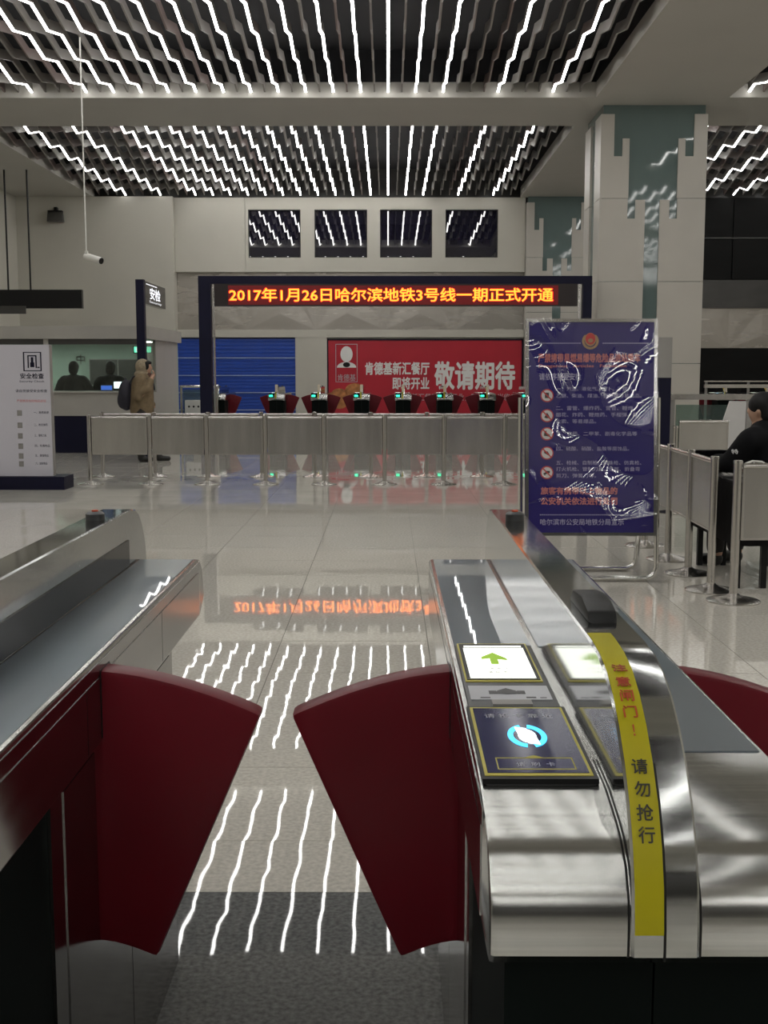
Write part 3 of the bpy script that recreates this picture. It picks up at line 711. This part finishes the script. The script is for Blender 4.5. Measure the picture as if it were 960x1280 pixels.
part('mount', 'cctv', t, -.02, .02, -.02, .04, .20, .26)

# ================================================================== LIGHTBOX SIGN AT LEFT
t = thing('standing_sign', 'white standing information sign with pictogram on a navy base', 'sign', (-4.72, 14.6, 0))
part('base', 'navyp', t, -.65, .63, -.02, .42, 0, .165, bevel=.006); b = part('panel', 'lightbox', t, -.60, .46, .10, .20, .165, 1.82, bevel=.004)
L = lambda s, a, c_, e, f, bold=.01: lettering(s, 'navyp', b, a + .0, c_ + .0, e, f, .097, bold)
for q in ((.13, .145, 1.49, 1.73), (.345, .36, 1.49, 1.73), (.13, .36, 1.72, 1.73), (.13, .36, 1.49, 1.50)): part('pictogram_frame', 'navyp', b, q[0], q[1], .096, .10, q[2], q[3])
for q in ((.185, .20, 1.53, 1.69), (.285, .30, 1.53, 1.69), (.185, .30, 1.675, 1.69), (.228, .258, 1.60, 1.665), (.218, .268, 1.54, 1.60), (.305, .335, 1.53, 1.545)): part('pictogram', 'navyp', b, q[0], q[1], .0955, .10, q[2], q[3])
L('安全检查', .085, .385, 1.395, 1.465, .02); L('Security Check', .075, .39, 1.345, 1.375, 0)
L('请自觉接受安全检查', .02, .42, 1.225, 1.262, 0)
for k, (zz, s) in enumerate(((.955, '一、易燃易爆'), (.80, '二、枪支弹药'), (.665, '三、管制刀具'), (.535, '四、有毒物品'), (.41, '五、腐蚀物品'), (.31, '六、放射物品'))):
    L(s, .24, .43 - .02 * (k % 3), zz, zz + .033, 0)
    part('pictogram', 'grey', b, .03, .09, .096, .10, zz - .025, zz + .045)
lettering('严禁携带危险物品进站', 'salmon', b, .03, .40, 1.10, 1.135, .097, 0)
part('side_edge', 'grey', b, .461, .468, .10, .20, .17, 1.815)

# ================================================================== WALKING PERSON
p = thing('person', 'person in brown hooded coat walking right past the ticket booth', 'person', (-4.06, 19.25, 0))
def body(bm):
    limb(bm, [(0, 0, .92), (.0, 0, 1.15), (.02, 0, 1.34)], [.14, .13, .14]); limb(bm, [(.03, 0, 1.38), (.05, 0, 1.48)], [.055, .052])
    ell(bm, (.07, 0, 1.555), (.095, .075, .115)); ell(bm, (.165, 0, 1.545), (.018, .013, .02)); ell(bm, (.12, 0, 1.475), (.035, .04, .03))
    for s_ in (-1, 1):
        limb(bm, [(.01, s_ * .19, 1.34), (-.03, s_ * .24, 1.07)], [.055, .045])
    limb(bm, [(-.03, .24, 1.07), (.14, .25, .90)], [.045, .03]); limb(bm, [(-.03, -.24, 1.07), (.16, -.22, 1.20), (.19, -.08, 1.40)], [.045, .038, .03])
    for f, (kx, ax) in {-1: (.10, -.02), 1: (.14, .22)}.items(): limb(bm, [(0, f * .09, .90), (kx, f * .10, .50), (ax, f * .10, .10)], [.085, .06, .042])
blob('body', body, 'skin', p, .016)
def coat(bm):
    limb(bm, [(-.01, 0, .84), (-.01, 0, 1.10), (.01, 0, 1.33)], [.20, .20, .175]); limb(bm, [(.0, -.13, 1.36), (.0, .13, 1.36)], [.10, .10])
    limb(bm, [(.0, -.19, 1.34), (-.03, -.25, 1.08), (.14, -.22, 1.20), (.17, -.12, 1.33)], [.09, .08, .07, .055]); limb(bm, [(.0, .19, 1.34), (-.03, .25, 1.07), (.11, .25, .94)], [.09, .08, .06])
blob('coat', coat, 'coat', p, .018)
def hood(bm):
    ell(bm, (.015, 0, 1.565), (.125, .115, .135)); ell(bm, (.0, 0, 1.44), (.13, .13, .08))
blob('hood', hood, 'hood', p, .014)
def scarf(bm): ell(bm, (.10, 0, 1.425), (.085, .09, .045)); ell(bm, (.15, -.04, 1.40), (.05, .05, .055))
blob('scarf', scarf, 'scarf', p, .012)
def hr(bm): ell(bm, (.105, 0, 1.63), (.062, .078, .035)); ell(bm, (.09, -.07, 1.58), (.05, .02, .07)); ell(bm, (.09, .07, 1.58), (.05, .02, .07))
blob('fringe', hr, 'hair', p, .010, 3)
def glv(bm):
    limb(bm, [(.18, -.10, 1.37), (.20, -.05, 1.43)], [.035, .03])
    for k in range(4): limb(bm, [(.20, -.05 + .016 * k - .02, 1.43), (.205, -.045 + .016 * k - .02, 1.475 + .008 * (k in (1, 2))), (.185, -.04 + .016 * k - .02, 1.50 + .008 * (k in (1, 2)))], [.0095, .009, .008], 8)
    limb(bm, [(.175, -.06, 1.40), (.165, -.02, 1.44)], [.011, .009], 8)
blob('hand', glv, 'skin', p, .006, 2)
def hem(bm): limb(bm, [(-.01, -.06, .80), (-.01, .06, .80)], [.19, .19])
def tr(bm):
    for f, (kx, ax) in {-1: (.10, -.02), 1: (.14, .22)}.items(): limb(bm, [(0, f * .09, .86), (kx, f * .10, .50), (ax, f * .10, .17)], [.11, .085, .07])
    limb(bm, [(0, -.09, .80), (0, .09, .80)], [.12, .12])
blob('trousers', tr, 'trouser', p, .016)
for f, ax in ((-1, -.02), (1, .22)):
    def bt(bm): limb(bm, [(ax, f * .10, .20), (ax, f * .10, .07)], [.065, .062]); limb(bm, [(ax, f * .10, .052), (ax + .17, f * .105, .044)], [.052, .042])
    blob('boot', bt, 'shoe', p, .012)
bp = thing('backpack', 'dark navy backpack worn by the walking person in brown', 'backpack', (-4.06 - .245, 19.25, .88))
def bk(bm): ell(bm, (-.02, 0, .22), (.13, .17, .26)); ell(bm, (-.08, 0, .14), (.09, .14, .15))
blob('bag', bk, 'bag', bp, .016)
for s_ in (-1, 1):
    bm = NB(); tube(bm, [(.05, s_ * .09, .40), (.12, s_ * .11, .52), (.26, s_ * .12, .56), (.40, s_ * .13, .45), (.42, s_ * .14, .30)], .014, 8); obj('strap', bm, 'bag', bp, 60)
bm = NB(); tube(bm, [(-.02, -.03, .46), (-.03, -.02, .50), (-.03, .02, .50), (-.02, .03, .46)], .008, 8); obj('grab_loop', bm, 'bag', bp, 60)

# ================================================================== BARRIER POSTS AND PANELS
def make_post(h=.92, r=.027, br=.172):
    t = empty('barrier_post')
    bm = NB(); lathe(bm, [(br, 0), (br, .007), (br * .95, .012), (br * .6, .024), (br * .3, .038), (r * 1.15, .052)], n=32); obj('base', bm, 'satin', t, 50)
    bm = NB(); lathe(bm, [(r, .05), (r, h - .02)], n=20); obj('pole', bm, 'satin', t, 50)
    bm = NB(); lathe(bm, [(r * 1.12, h - .02), (r * 1.12, h - .004), (r * .8, h)], n=20); obj('cap', bm, 'chrome', t, 50)
    return t
P0 = make_post()
def panel(x0, y0, x1, y1, z0, z1, label, group, gap=.035):
    d = Vector((x1 - x0, y1 - y0, 0)); L_ = d.length - 2 * gap; a = math.atan2(d.y, d.x); u = d.normalized()
    t = thing('queue_barrier', label, 'barrier', (x0 + u.x * gap, y0 + u.y * gap, 0), a, group)
    part('sheet', 'sheet', t, .012, L_ - .012, -.004, .004, z0 + .012, z1 - .03)
    bm = NB(); tube(bm, [(0, 0, z1 - .018), (L_, 0, z1 - .018)], .018, 10); obj('top_rail', bm, 'satin', t, 50)
    part('bottom_rail', 'satin', t, 0, L_, -.007, .007, z0, z0 + .014)
    for x in (0, L_ - .014): part('side_rail', 'satin', t, x, x + .014, -.007, .007, z0 + .014, z1 - .03)
    return t
front = [(114, 15.3), (189, 15.3), (259.5, 15.3), (332.6, 15.3), (405.5, 15.3), (480.8, 15.3), (554.6, 15.3), (629.8, 15.3)]
rear = [(130, 16.45), (195, 16.45), (262, 16.45), (328, 16.45), (394, 16.45), (463.6, 16.45), (533, 16.45), (602, 16.45)]
first = True
for row, nm in ((front, 'front'), (rear, 'rear')):
    pts = [((px - 485) / F * Y * 1.007, Y) for px, Y in row]
    for k, (x, y) in enumerate(pts):
        o = P0 if first else copy_tree(P0); first = False
        o.location = (x, y, 0)
        tag(o, 'steel barrier post in the %s row across the hall, %s from the left' % (nm, ORD[k]), 'post', 'posts of the %s barrier row' % nm)
    for k, (a, b) in enumerate(zip(pts, pts[1:])):
        panel(a[0], a[1], b[0], b[1], .395, .90, 'steel sheet panel in the %s barrier row, %s from the left' % (nm, ORD[k]), 'panels of the %s barrier row' % nm)
    if nm == 'rear': panel(pts[-1][0], pts[-1][1], pts[-1][0] + .8, pts[-1][1], .395, .90, 'steel sheet panel ending the rear barrier row by the poster', 'panels of the rear barrier row')
    else: panel(pts[-1][0], pts[-1][1], pts[-1][0] + .8, pts[-1][1], .395, .90, 'steel sheet panel ending the front barrier row by the poster', 'panels of the front barrier row')
side = [(2.245, 7.43), (2.20, 7.80), (2.215, 8.46), (2.225, 9.12), (2.20, 9.85), (2.24, 10.6)]
for k, (x, y) in enumerate(side):
    o = copy_tree(P0); o.location = (x, y, 0)
    tag(o, ('steel barrier post nearest the camera right of the poster', 'second nearest steel barrier post right of the poster', 'third nearest steel barrier post right of the poster',
            'fourth nearest steel barrier post right of the poster', 'fifth nearest steel barrier post, half behind the poster', 'farthest steel barrier post in the line behind the poster')[k], 'post', 'posts beside the poster')
for k, (i, j) in enumerate(((1, 2), (2, 3), (3, 4), (4, 5))):
    panel(*side[i], *side[j], .40, .90, ('steel sheet panel nearest the camera in the line right of the poster', 'middle steel sheet panel in the line right of the poster', 'steel sheet panel behind the poster edge in the side line', 'farthest steel sheet panel in the line behind the poster')[k], 'panels beside the poster')
panel(side[0][0], side[0][1], side[0][0] + .85, side[0][1] + .03, .40, .90, 'steel sheet panel at the right picture edge in front of the guard', 'panels beside the poster')
o = copy_tree(P0); o.location = (side[0][0] + .85, side[0][1] + .03, 0); tag(o, 'steel barrier post past the right picture edge', 'post', 'posts beside the poster')

# ================================================================== POSTER STAND
PX0, PX1, PZ0, PZ1, PY = .958, 1.872, .342, 1.850, 8.1
t = thing('poster_stand', 'navy security notice in wrinkled clear film on a chrome stand', 'poster', ((PX0 + PX1) / 2, PY, 0))
cx_ = (PX0 + PX1) / 2
X = lambda x: x - cx_
part('board', 'navy', t, X(PX0 + .02), X(PX1 - .02), 0, .03, PZ0 + .02, PZ1 - .02)
for q in ((PX0, PX0 + .022, PZ0, PZ1), (PX1 - .022, PX1, PZ0, PZ1), (PX0 + .022, PX1 - .022, PZ1 - .022, PZ1), (PX0 + .022, PX1 - .022, PZ0, PZ0 + .022)):
    part('frame_bar', 'chrome', t, X(q[0]), X(q[1]), -.012, .036, q[2], q[3], bevel=.005)
for dy in (.05, .48):
    a, b = X(PX0 - .02), X(PX1 + .035); zz = 1.30 if dy < .2 else .95
    if dy > .2: a += .05; b -= .05
    pts = [(a, dy, zz), (a, dy, .10), (a + .02, dy, .045), (a + .07, dy, .02), (b - .07, dy, .02), (b - .02, dy, .045), (b, dy, .10), (b, dy, zz)]
    if dy < .2: pts[0] = (a, dy + .085, zz); pts[-1] = (b, dy + .085, zz)
    if dy > .2:
        pts[0] = (a + .02, .105, zz); pts[-1] = (b - .02, .105, zz)
    bm = NB(); tube(bm, pts, .0185, 12); obj('tube_leg', bm, 'chrome', t, 60)
def L(s, m_, a, b, c_, d_, bold=.01): return lettering(s, m_, t, X(a), X(b), c_, d_, -.002, bold)
L('严禁携带易燃易爆等危险品进站乘车', 'salmon', 1.045, 1.755, 1.548, 1.612, .03)
L('Dangerous   Articles   Forbidden', 'salmon', 1.05, 1.66, 1.508, 1.535, .012)
L('请依序接受安检', 'lilac', 1.052, 1.345, 1.425, 1.475, .01)
for s, a, b, c_ in (('一、汽油、液化气、罐卜、丁烷气、', 1.172, 1.715, 1.350), ('乙醚、柴油、煤油、瓦斯罐等易燃品。', 1.172, 1.765, 1.302),
                    ('二、雷管、爆炸药、雷管、鞭炮、', 1.168, 1.72, 1.216), ('烟花、炸药、鞭炮药、手榴弹、导', 1.168, 1.74, 1.170), ('火索、等易爆品。', 1.168, 1.45, 1.124),
                    ('三、农药、二甲苯、剧毒化学品等', 1.172, 1.735, 1.038), ('四、硫酸、硝酸、盐酸等腐蚀品。', 1.172, 1.68, .934),
                    ('五、枪械、自制枪、钢珠枪、仿真枪、', 1.172, 1.765, .836), ('打火机枪、管制刀具、匕首、折叠弯', 1.172, 1.755, .792), ('剪刀、弹簧刀等。', 1.172, 1.45, .746)):
    L(s, 'lilac', a, b, c_, c_ + .030, .0)
L('旅客有携带以上物品的', 'salmon', 1.065, 1.60, .628, .682, .035); L('公安机关依法进行处罚', 'salmon', 1.065, 1.60, .556, .610, .035)
L('哈尔滨市公安局地铁分局宣示', 'lilac', 1.062, 1.645, .415, .460, .008)
bm = NB()
for k in range(60):
    x = PX0 + .05 + k * .0135
    if abs(x - 1.408) > .075: bx(bm, X(x), X(x) + .007, -.003, 0, 1.678, 1.686)
obj('dotted_rule', bm, 'lilac', t)
bm = NB()
for k in range(45): bx(bm, X(1.06) + k * .0135, X(1.067) + k * .0135, -.003, 0, .484, .491)
obj('dotted_rule', bm, 'lilac', t)
def disc(nm, m_, cx2, cz2, rx, rz_, y0, n=22, a0=0, a1=2 * math.pi, r_in=None):
    bm = NB()
    if r_in is None: prism(bm, [(X(cx2) + rx * math.cos(2 * math.pi * k / n), cz2 + rz_ * math.sin(2 * math.pi * k / n)) for k in range(n)], y0, 0, 'y')
    else:
        P_ = [(X(cx2) + rx * math.cos(a0 + (a1 - a0) * k / n), cz2 + rz_ * math.sin(a0 + (a1 - a0) * k / n)) for k in range(n + 1)] + [(X(cx2) + r_in * rx * math.cos(a1 - (a1 - a0) * k / n), cz2 + r_in * rz_ * math.sin(a1 - (a1 - a0) * k / n)) for k in range(n + 1)]
        prism(bm, P_, y0, 0, 'y')
    return obj(nm, bm, m_, t)
for k, zz in enumerate((1.318, 1.178, 1.052, .918, .782)):
    x = 1.108
    ic = disc('prohibition_icon', 'signred', x, zz, .046, .046, -.002); 
    disc('icon_face', 'white', x, zz, .038, .038, -.003)
    shapes = [[(-.016, -.018), (.012, -.018), (.012, .02), (-.016, .02)], [(-.02, -.012), (0, .022), (.02, -.012), (.008, -.018), (-.008, -.018)], [(-.022, -.014), (.018, -.02), (.02, -.006), (-.004, .006), (-.004, .022), (-.018, .018)],
              [(-.02, .012), (.004, .012), (.02, -.014), (.006, -.014), (-.02, .0)], [(-.024, -.004), (.02, -.004), (.02, .012), (-.012, .012), (-.012, -.018), (-.022, -.018)]][k]
    bm = NB(); prism(bm, [(X(x) + a, zz + b) for a, b in shapes], -.004, 0, 'y'); obj('icon_glyph', bm, 'ink', t)
    bm = NB(); prism(bm, [(X(x) - .03, zz + .024), (X(x) - .024, zz + .03), (X(x) + .03, zz - .024), (X(x) + .024, zz - .03)], -.005, 0, 'y'); obj('icon_slash', bm, 'signred', t)
disc('emblem_wreath', 'gold', 1.408, 1.697, .058, .058, -.003, 20, math.radians(130), math.radians(410), .72)
disc('emblem_shield', 'signred', 1.408, 1.712, .034, .040, -.005); disc('emblem_shield', 'gold', 1.408, 1.708, .040, .046, -.004)
disc('emblem_shield', 'gold', 1.408, 1.70, .018, .014, -.006)
# clear film, really creased
ridges = [[(.05, .04), (.10, .015), (.20, .12), (.28, .24), (.335, .36), (.335, .50)], [(.98, .01), (.95, .11), (.80, .17), (.68, .145), (.60, .21), (.545, .27), (.56, .38), (.585, .47), (.60, .53)],
          [(.19, .01), (.26, .05), (.31, .015)], [(.72, .02), (.78, .05), (.84, .015)], [(.02, .70), (.10, .79), (.12, .72)], [(.02, .86), (.22, .82), (.35, .90), (.42, .99)],
          [(.555, .77), (.565, .86), (.66, .93), (.98, .905)], [(.02, .92), (.12, .94), (.20, .985)], [(.86, .76), (.90, .82), (.98, .835)], [(.78, .99), (.88, .96), (.98, .955)], [(.9, .30), (.97, .36)], [(.88, .535), (.96, .545)]]
amps = [1.1, 1.25, .8, .8, .8, 1.0, 1.0, .7, .8, .7, .35, .3]
FOLDS = [(7.938, 9.975, 5.459, 0.00202), (-2.356, 4.513, 2.703, 0.00463), (0.36, 8.82, 3.488, 0.00294), (4.842, 9.541, 3.892, 0.00224), (-4.74, 11.88, 2.096, 0.0016), (-9.06, 9.13, 0.803, 0.00173), (-4.744, 4.87, 2.472, 0.00469)]   # slow folds of the slack film: x and z frequency, phase, depth
bm = NB(); nx, nz = 110, 180; W_, H_ = PX1 - PX0 + .006, PZ1 - PZ0 + .006
def segd(px, pz, a, b):
    ax, az = a[0] * W_, a[1] * H_; bx_, bz = b[0] * W_, b[1] * H_; dx, dz = bx_ - ax, bz - az
    f = max(0, min(1, ((px - ax) * dx + (pz - az) * dz) / (dx * dx + dz * dz + 1e-9))); return math.hypot(px - ax - f * dx, pz - az - f * dz)
vs = []
for j in range(nz + 1):
    row = []
    for i in range(nx + 1):
        px, pz = W_ * i / nx, H_ * j / nz; h = 0
        for rd, am in zip(ridges, amps):
            d = min(segd(px, pz, a, b) for a, b in zip(rd, rd[1:]))
            h += am * .0060 * math.exp(-(d / .018) ** 2)
        h = h * .2 + .015 + .012 * pz * pz + sum(a_ * math.sin(fx * px + fz * pz + ph_ + .6 * math.sin(3.1 * px + ph_)) for fx, fz, ph_, a_ in FOLDS)
        row.append(bm.verts.new((X(PX0 - .003) + px, -.018 - h, PZ1 + .003 - pz)))
    vs.append(row)
for j in range(nz):
    for i in range(nx): bm.faces.new((vs[j][i], vs[j + 1][i], vs[j + 1][i + 1], vs[j][i + 1]))
obj('clear_film', bm, 'film', t, 180)
th = math.radians(-6.0)                      # the board leans back a little on its stand
for ch in t.children:
    if not ch.name.startswith('tube_leg'):
        ch.rotation_euler = (th, 0, 0); ch.location = (0, 1.1 * math.sin(th), 1.1 * (1 - math.cos(th)))

# ================================================================== RIGHT HAND SECURITY POINT
t = thing('notice_board', 'narrow navy board with grey head standing behind the poster', 'sign', (2.82, 13.0, 0))
part('base', 'black', t, -.36, .36, -.2, .2, 0, .06); part('lower_panel', 'navyp', t, -.32, .32, -.05, .05, .06, 1.418); part('head_panel', 'grey', t, -.32, .32, -.05, .05, 1.42, 1.86)
t = thing('glass_railing', 'grey railing with dark glass panels crossing behind the seated guard', 'railing', (4.3, 13.6, 0))
part('top_rail', 'satin', t, -1.6, 2.4, -.05, .05, 1.16, 1.225, bevel=.01)
for x in (-1.02, -.12, .80, 1.7): part('post', 'grey', t, x, x + .06, -.03, .03, 0, 1.16)
for x in (-.96, -.06, .86): part('glass_panel', 'railglass', t, x + .02, x + .82, -.006, .006, .12, 1.10)
part('lower_rail', 'satin', t, -1.02, 1.76, -.02, .02, .08, .11)
t = thing('slanted_screen', 'pale slanted screen leaning between the railing and the guard', 'screen', (3.72, 12.9, 0))
bm = NB(); prism(bm, [(-.16, .45), (.22, .45), (.24, 1.16), (.06, 1.16)], -.02, .02, 'y'); obj('panel', bm, 'paper', t); part('foot', 'grey', t, -.16, .22, -.15, .15, 0, .03); part('stem', 'grey', t, .0, .05, -.02, .02, .03, .45)
o = copy_tree(P0); o.location = (3.02, 12.2, 0); tag(o, 'steel barrier post in front of the glass railing', 'post', 'posts by the glass railing')
panel(3.02, 12.2, 3.62, 12.25, .42, .98, 'grey sheet panel hung in front of the glass railing', 'panels by the glass railing')
# desk
t = thing('guard_desk', 'low table under a black cloth beside the seated guard', 'table', (2.475, 8.30, 0))
part('top', 'cloth', t, -.10, .14, -.46, .62, .70, .735, bevel=.008)
bm = NB(); n = 40; ring0 = []; ring1 = []
per = [(-.105, -.465), (.145, -.465), (.145, .625), (-.105, .625)]
pp = []
for (a, b), (c_, d_) in zip(per, per[1:] + per[:1]):
    for k in range(10): pp.append((a + (c_ - a) * k / 10, b + (d_ - b) * k / 10))
for k, (x, y) in enumerate(pp):
    w_ = .015 * math.sin(k * 1.9); ring0.append(bm.verts.new((x, y, .725))); ring1.append(bm.verts.new((x * (1 + w_) + (.008 if x > 0 else -.008), y * (1 + w_), .30)))
for k in range(len(pp)): bm.faces.new((ring0[k], ring0[(k + 1) % len(pp)], ring1[(k + 1) % len(pp)], ring1[k]))
bmesh.ops.solidify(bm, geom=bm.faces[:], thickness=.004); obj('skirt', bm, 'cloth', t, 60)
for x in (-.07, .11):
    for y in (-.40, .56): part('leg', 'black', t, x - .02, x + .02, y - .02, y + .02, 0, .70)
t = thing('keyboard', 'dark keyboard on the guard desk behind the barrier panels', 'keyboard', (2.44, 8.22, .735), 1.4)
part('case', 'dgrey', t, -.10, .14, -.07, .07, 0, .018, bevel=.003)
for r_ in range(3): part('key_row', 'grey', t, -.09, .13, -.055 + r_ * .04, -.025 + r_ * .04, .018, .024)
t = thing('monitor', 'dark flat monitor lying low on the guard desk', 'monitor', (2.48, 8.78, .735))
part('foot', 'black', t, -.08, .08, -.06, .06, 0, .012); part('neck', 'black', t, -.02, .02, -.015, .015, .012, .09); part('casing', 'black', t, -.22, .10, -.015, .015, .075, .16, bevel=.004); part('screen', 'acrylic', t, -.21, .09, -.017, -.0155, .082, .153)
bm = NB(); tube(bm, [(-.05, 0, .0), (-.03, -.01, .06), (.03, -.02, .085), (.09, -.02, .08), (.13, -.01, .06)], .008, 8); tube(bm, [(.04, -.02, .08), (.045, -.03, .0), (.035, -.03, -.10), (.05, -.03, -.18)], .006, 8)
tag(obj('white_cable', bm, 'cctv', None, 60, (2.42, 7.81, .80)), 'white cable looped over the desk edge between two barrier posts', 'cable')
# guard
p = thing('person', 'seated guard in black uniform at the right edge, seen from behind', 'person', (2.83, 8.60, 0), -.95)
def body(bm):
    limb(bm, [(0, 0, .52), (.0, .02, .75), (-.02, .0, 1.0)], [.16, .15, .15]); limb(bm, [(-.03, -.01, 1.04), (-.05, -.02, 1.14)], [.06, .055]); ell(bm, (-.07, -.03, 1.20), (.10, .085, .12))
    ell(bm, (-.165, -.05, 1.19), (.02, .014, .02)); ell(bm, (-.02, -.12, 1.19), (.02, .012, .03)); ell(bm, (-.02, .055, 1.19), (.02, .012, .03))
    limb(bm, [(-.02, -.20, .98), (-.14, -.26, .80), (-.38, -.18, .80)], [.06, .05, .035]); limb(bm, [(-.02, .20, .98), (-.12, .24, .78), (-.34, .16, .80)], [.06, .05, .035])
    for s_ in (-1, 1): limb(bm, [(0, s_ * .10, .52), (-.36, s_ * .12, .50), (-.36, s_ * .12, .10)], [.09, .07, .05])
blob('body', body, 'skin', p, .016)
def jk(bm):
    limb(bm, [(.02, 0, .55), (.02, .02, .78), (-.0, .0, .98)], [.20, .20, .18]); limb(bm, [(-.01, -.17, .99), (-.01, .17, .99)], [.10, .10]); limb(bm, [(-.03, -.01, 1.04), (-.04, -.01, 1.09)], [.09, .08])
    limb(bm, [(-.02, -.21, .98), (-.14, -.27, .81), (-.33, -.19, .81)], [.095, .085, .06]); limb(bm, [(-.02, .21, .98), (-.12, .25, .79), (-.30, .17, .80)], [.095, .085, .06])
blob('jacket', jk, 'uniform', p, .018)
def hr(bm): ell(bm, (-.045, -.025, 1.235), (.125, .105, .105)); ell(bm, (.02, -.02, 1.18), (.08, .09, .10))
blob('hair', hr, 'hair', p, .014)
def tr(bm):
    for s_ in (-1, 1): limb(bm, [(.02, s_ * .10, .52), (-.37, s_ * .12, .51), (-.37, s_ * .12, .14)], [.115, .09, .07])
blob('trousers', tr, 'trouser', p, .018)
for s_ in (-1, 1):
    def sh(bm): limb(bm, [(-.36, s_ * .12, .055), (-.50, s_ * .12, .04)], [.055, .042])
    blob('shoe', sh, 'shoe', p, .012)
    def hn(bm):
        bx0, by0 = (-.39, -.18) if s_ < 0 else (-.36, .16)
        ell(bm, (bx0 - .02, by0, .80), (.045, .036, .016))
        for k in range(4): limb(bm, [(bx0 - .05, by0 - .027 + .018 * k, .802), (bx0 - .085 - .006 * (k in (1, 2)), by0 - .027 + .018 * k, .80), (bx0 - .105 - .008 * (k in (1, 2)), by0 - .027 + .018 * k, .782)], [.009, .0085, .0075], 8)
        limb(bm, [(bx0 - .01, by0 - s_ * .03, .80), (bx0 - .045, by0 - s_ * .055, .79)], [.011, .009], 8)
    blob('hand', hn, 'skin', p, .006, 2)
lt = lettering('特 勤', 'white', p, -.06, .06, -.018, .018, 0, .01); lt.location = (-.034, -.306, .905); lt.rotation_euler = (-.35, 0, .95)
t = thing('guard_chair', 'black chair under the seated guard', 'chair', (2.865, 8.55, 0), -.95)
part('seat', 'black', t, -.22, .22, -.23, .23, .36, .40, bevel=.01); part('backrest', 'black', t, .245, .275, -.21, .21, .50, .84, bevel=.01)
for x in (-.19, .19):
    for y in (-.19, .19): part('leg', 'black', t, x - .015, x + .015, y - .015, y + .015, 0, .36)
for y in (-.19, .19): part('back_post', 'black', t, .215, .245, y - .015, y + .015, .34, .82)

# ================================================================== SMALL RAILS LEFT OF THE FAR GATES
t = thing('gate_rail', 'thin steel rail with glass panels left of the far gates', 'railing', (-5.2, 26.4, 0))
for x in (-.3, .05, .35): 
    bm = NB(); tube(bm, [(x, 0, 0), (x, 0, 1.0)], .028, 10); obj('post', bm, 'satin', t, 50)
bm = NB(); tube(bm, [(-.35, 0, .99), (.40, 0, .99)], .026, 10); obj('top_rail', bm, 'chrome', t, 50)
part('glass_panel', 'railglass', t, -.27, .02, -.006, .006, .12, .92); part('glass_panel', 'railglass', t, .08, .32, -.006, .006, .12, .92)
t = thing('gate_rail', 'taller steel rail in front of the left edge of the blue shutter', 'railing', (-4.35, 26.9, 0))
for x in (-.42, .40):
    bm = NB(); tube(bm, [(x, 0, 0), (x, 0, 1.16)], .03, 10); obj('post', bm, 'satin', t, 50)
bm = NB(); tube(bm, [(-.45, 0, 1.15), (.43, 0, 1.15)], .03, 10); obj('top_rail', bm, 'chrome', t, 50)
part('glass_panel', 'railglass', t, -.38, .36, -.006, .006, .12, 1.08)
t = thing('socket_box', 'low pale box with four dark round holes beside the far gates', 'box', (-4.3, 26.2, 0))
part('casing', 'paper', t, -.25, .25, -.12, .12, .55, .85, bevel=.01); part('pedestal', 'grey', t, -.08, .08, -.08, .08, 0, .55)
for k in range(4):
    bm = NB(); tube(bm, [(-.16 + k * .105, -.126, .71), (-.16 + k * .105, -.11, .71)], .024, 12); obj('hole', bm, 'black', t, 40)

t = thing('gate_rail', 'pale horizontal rail in the dark hall right of the stone column', 'railing', (8.2, 26.6, 0))
part('top_rail', 'satin', t, -1.0, .95, -.04, .04, 1.12, 1.20, bevel=.01); part('mid_rail', 'satin', t, -1.0, .95, -.02, .02, 1.255, 1.285)
for x in (-.98, -.02, .91): part('post', 'grey', t, x, x + .05, -.02, .02, 0, 1.255)
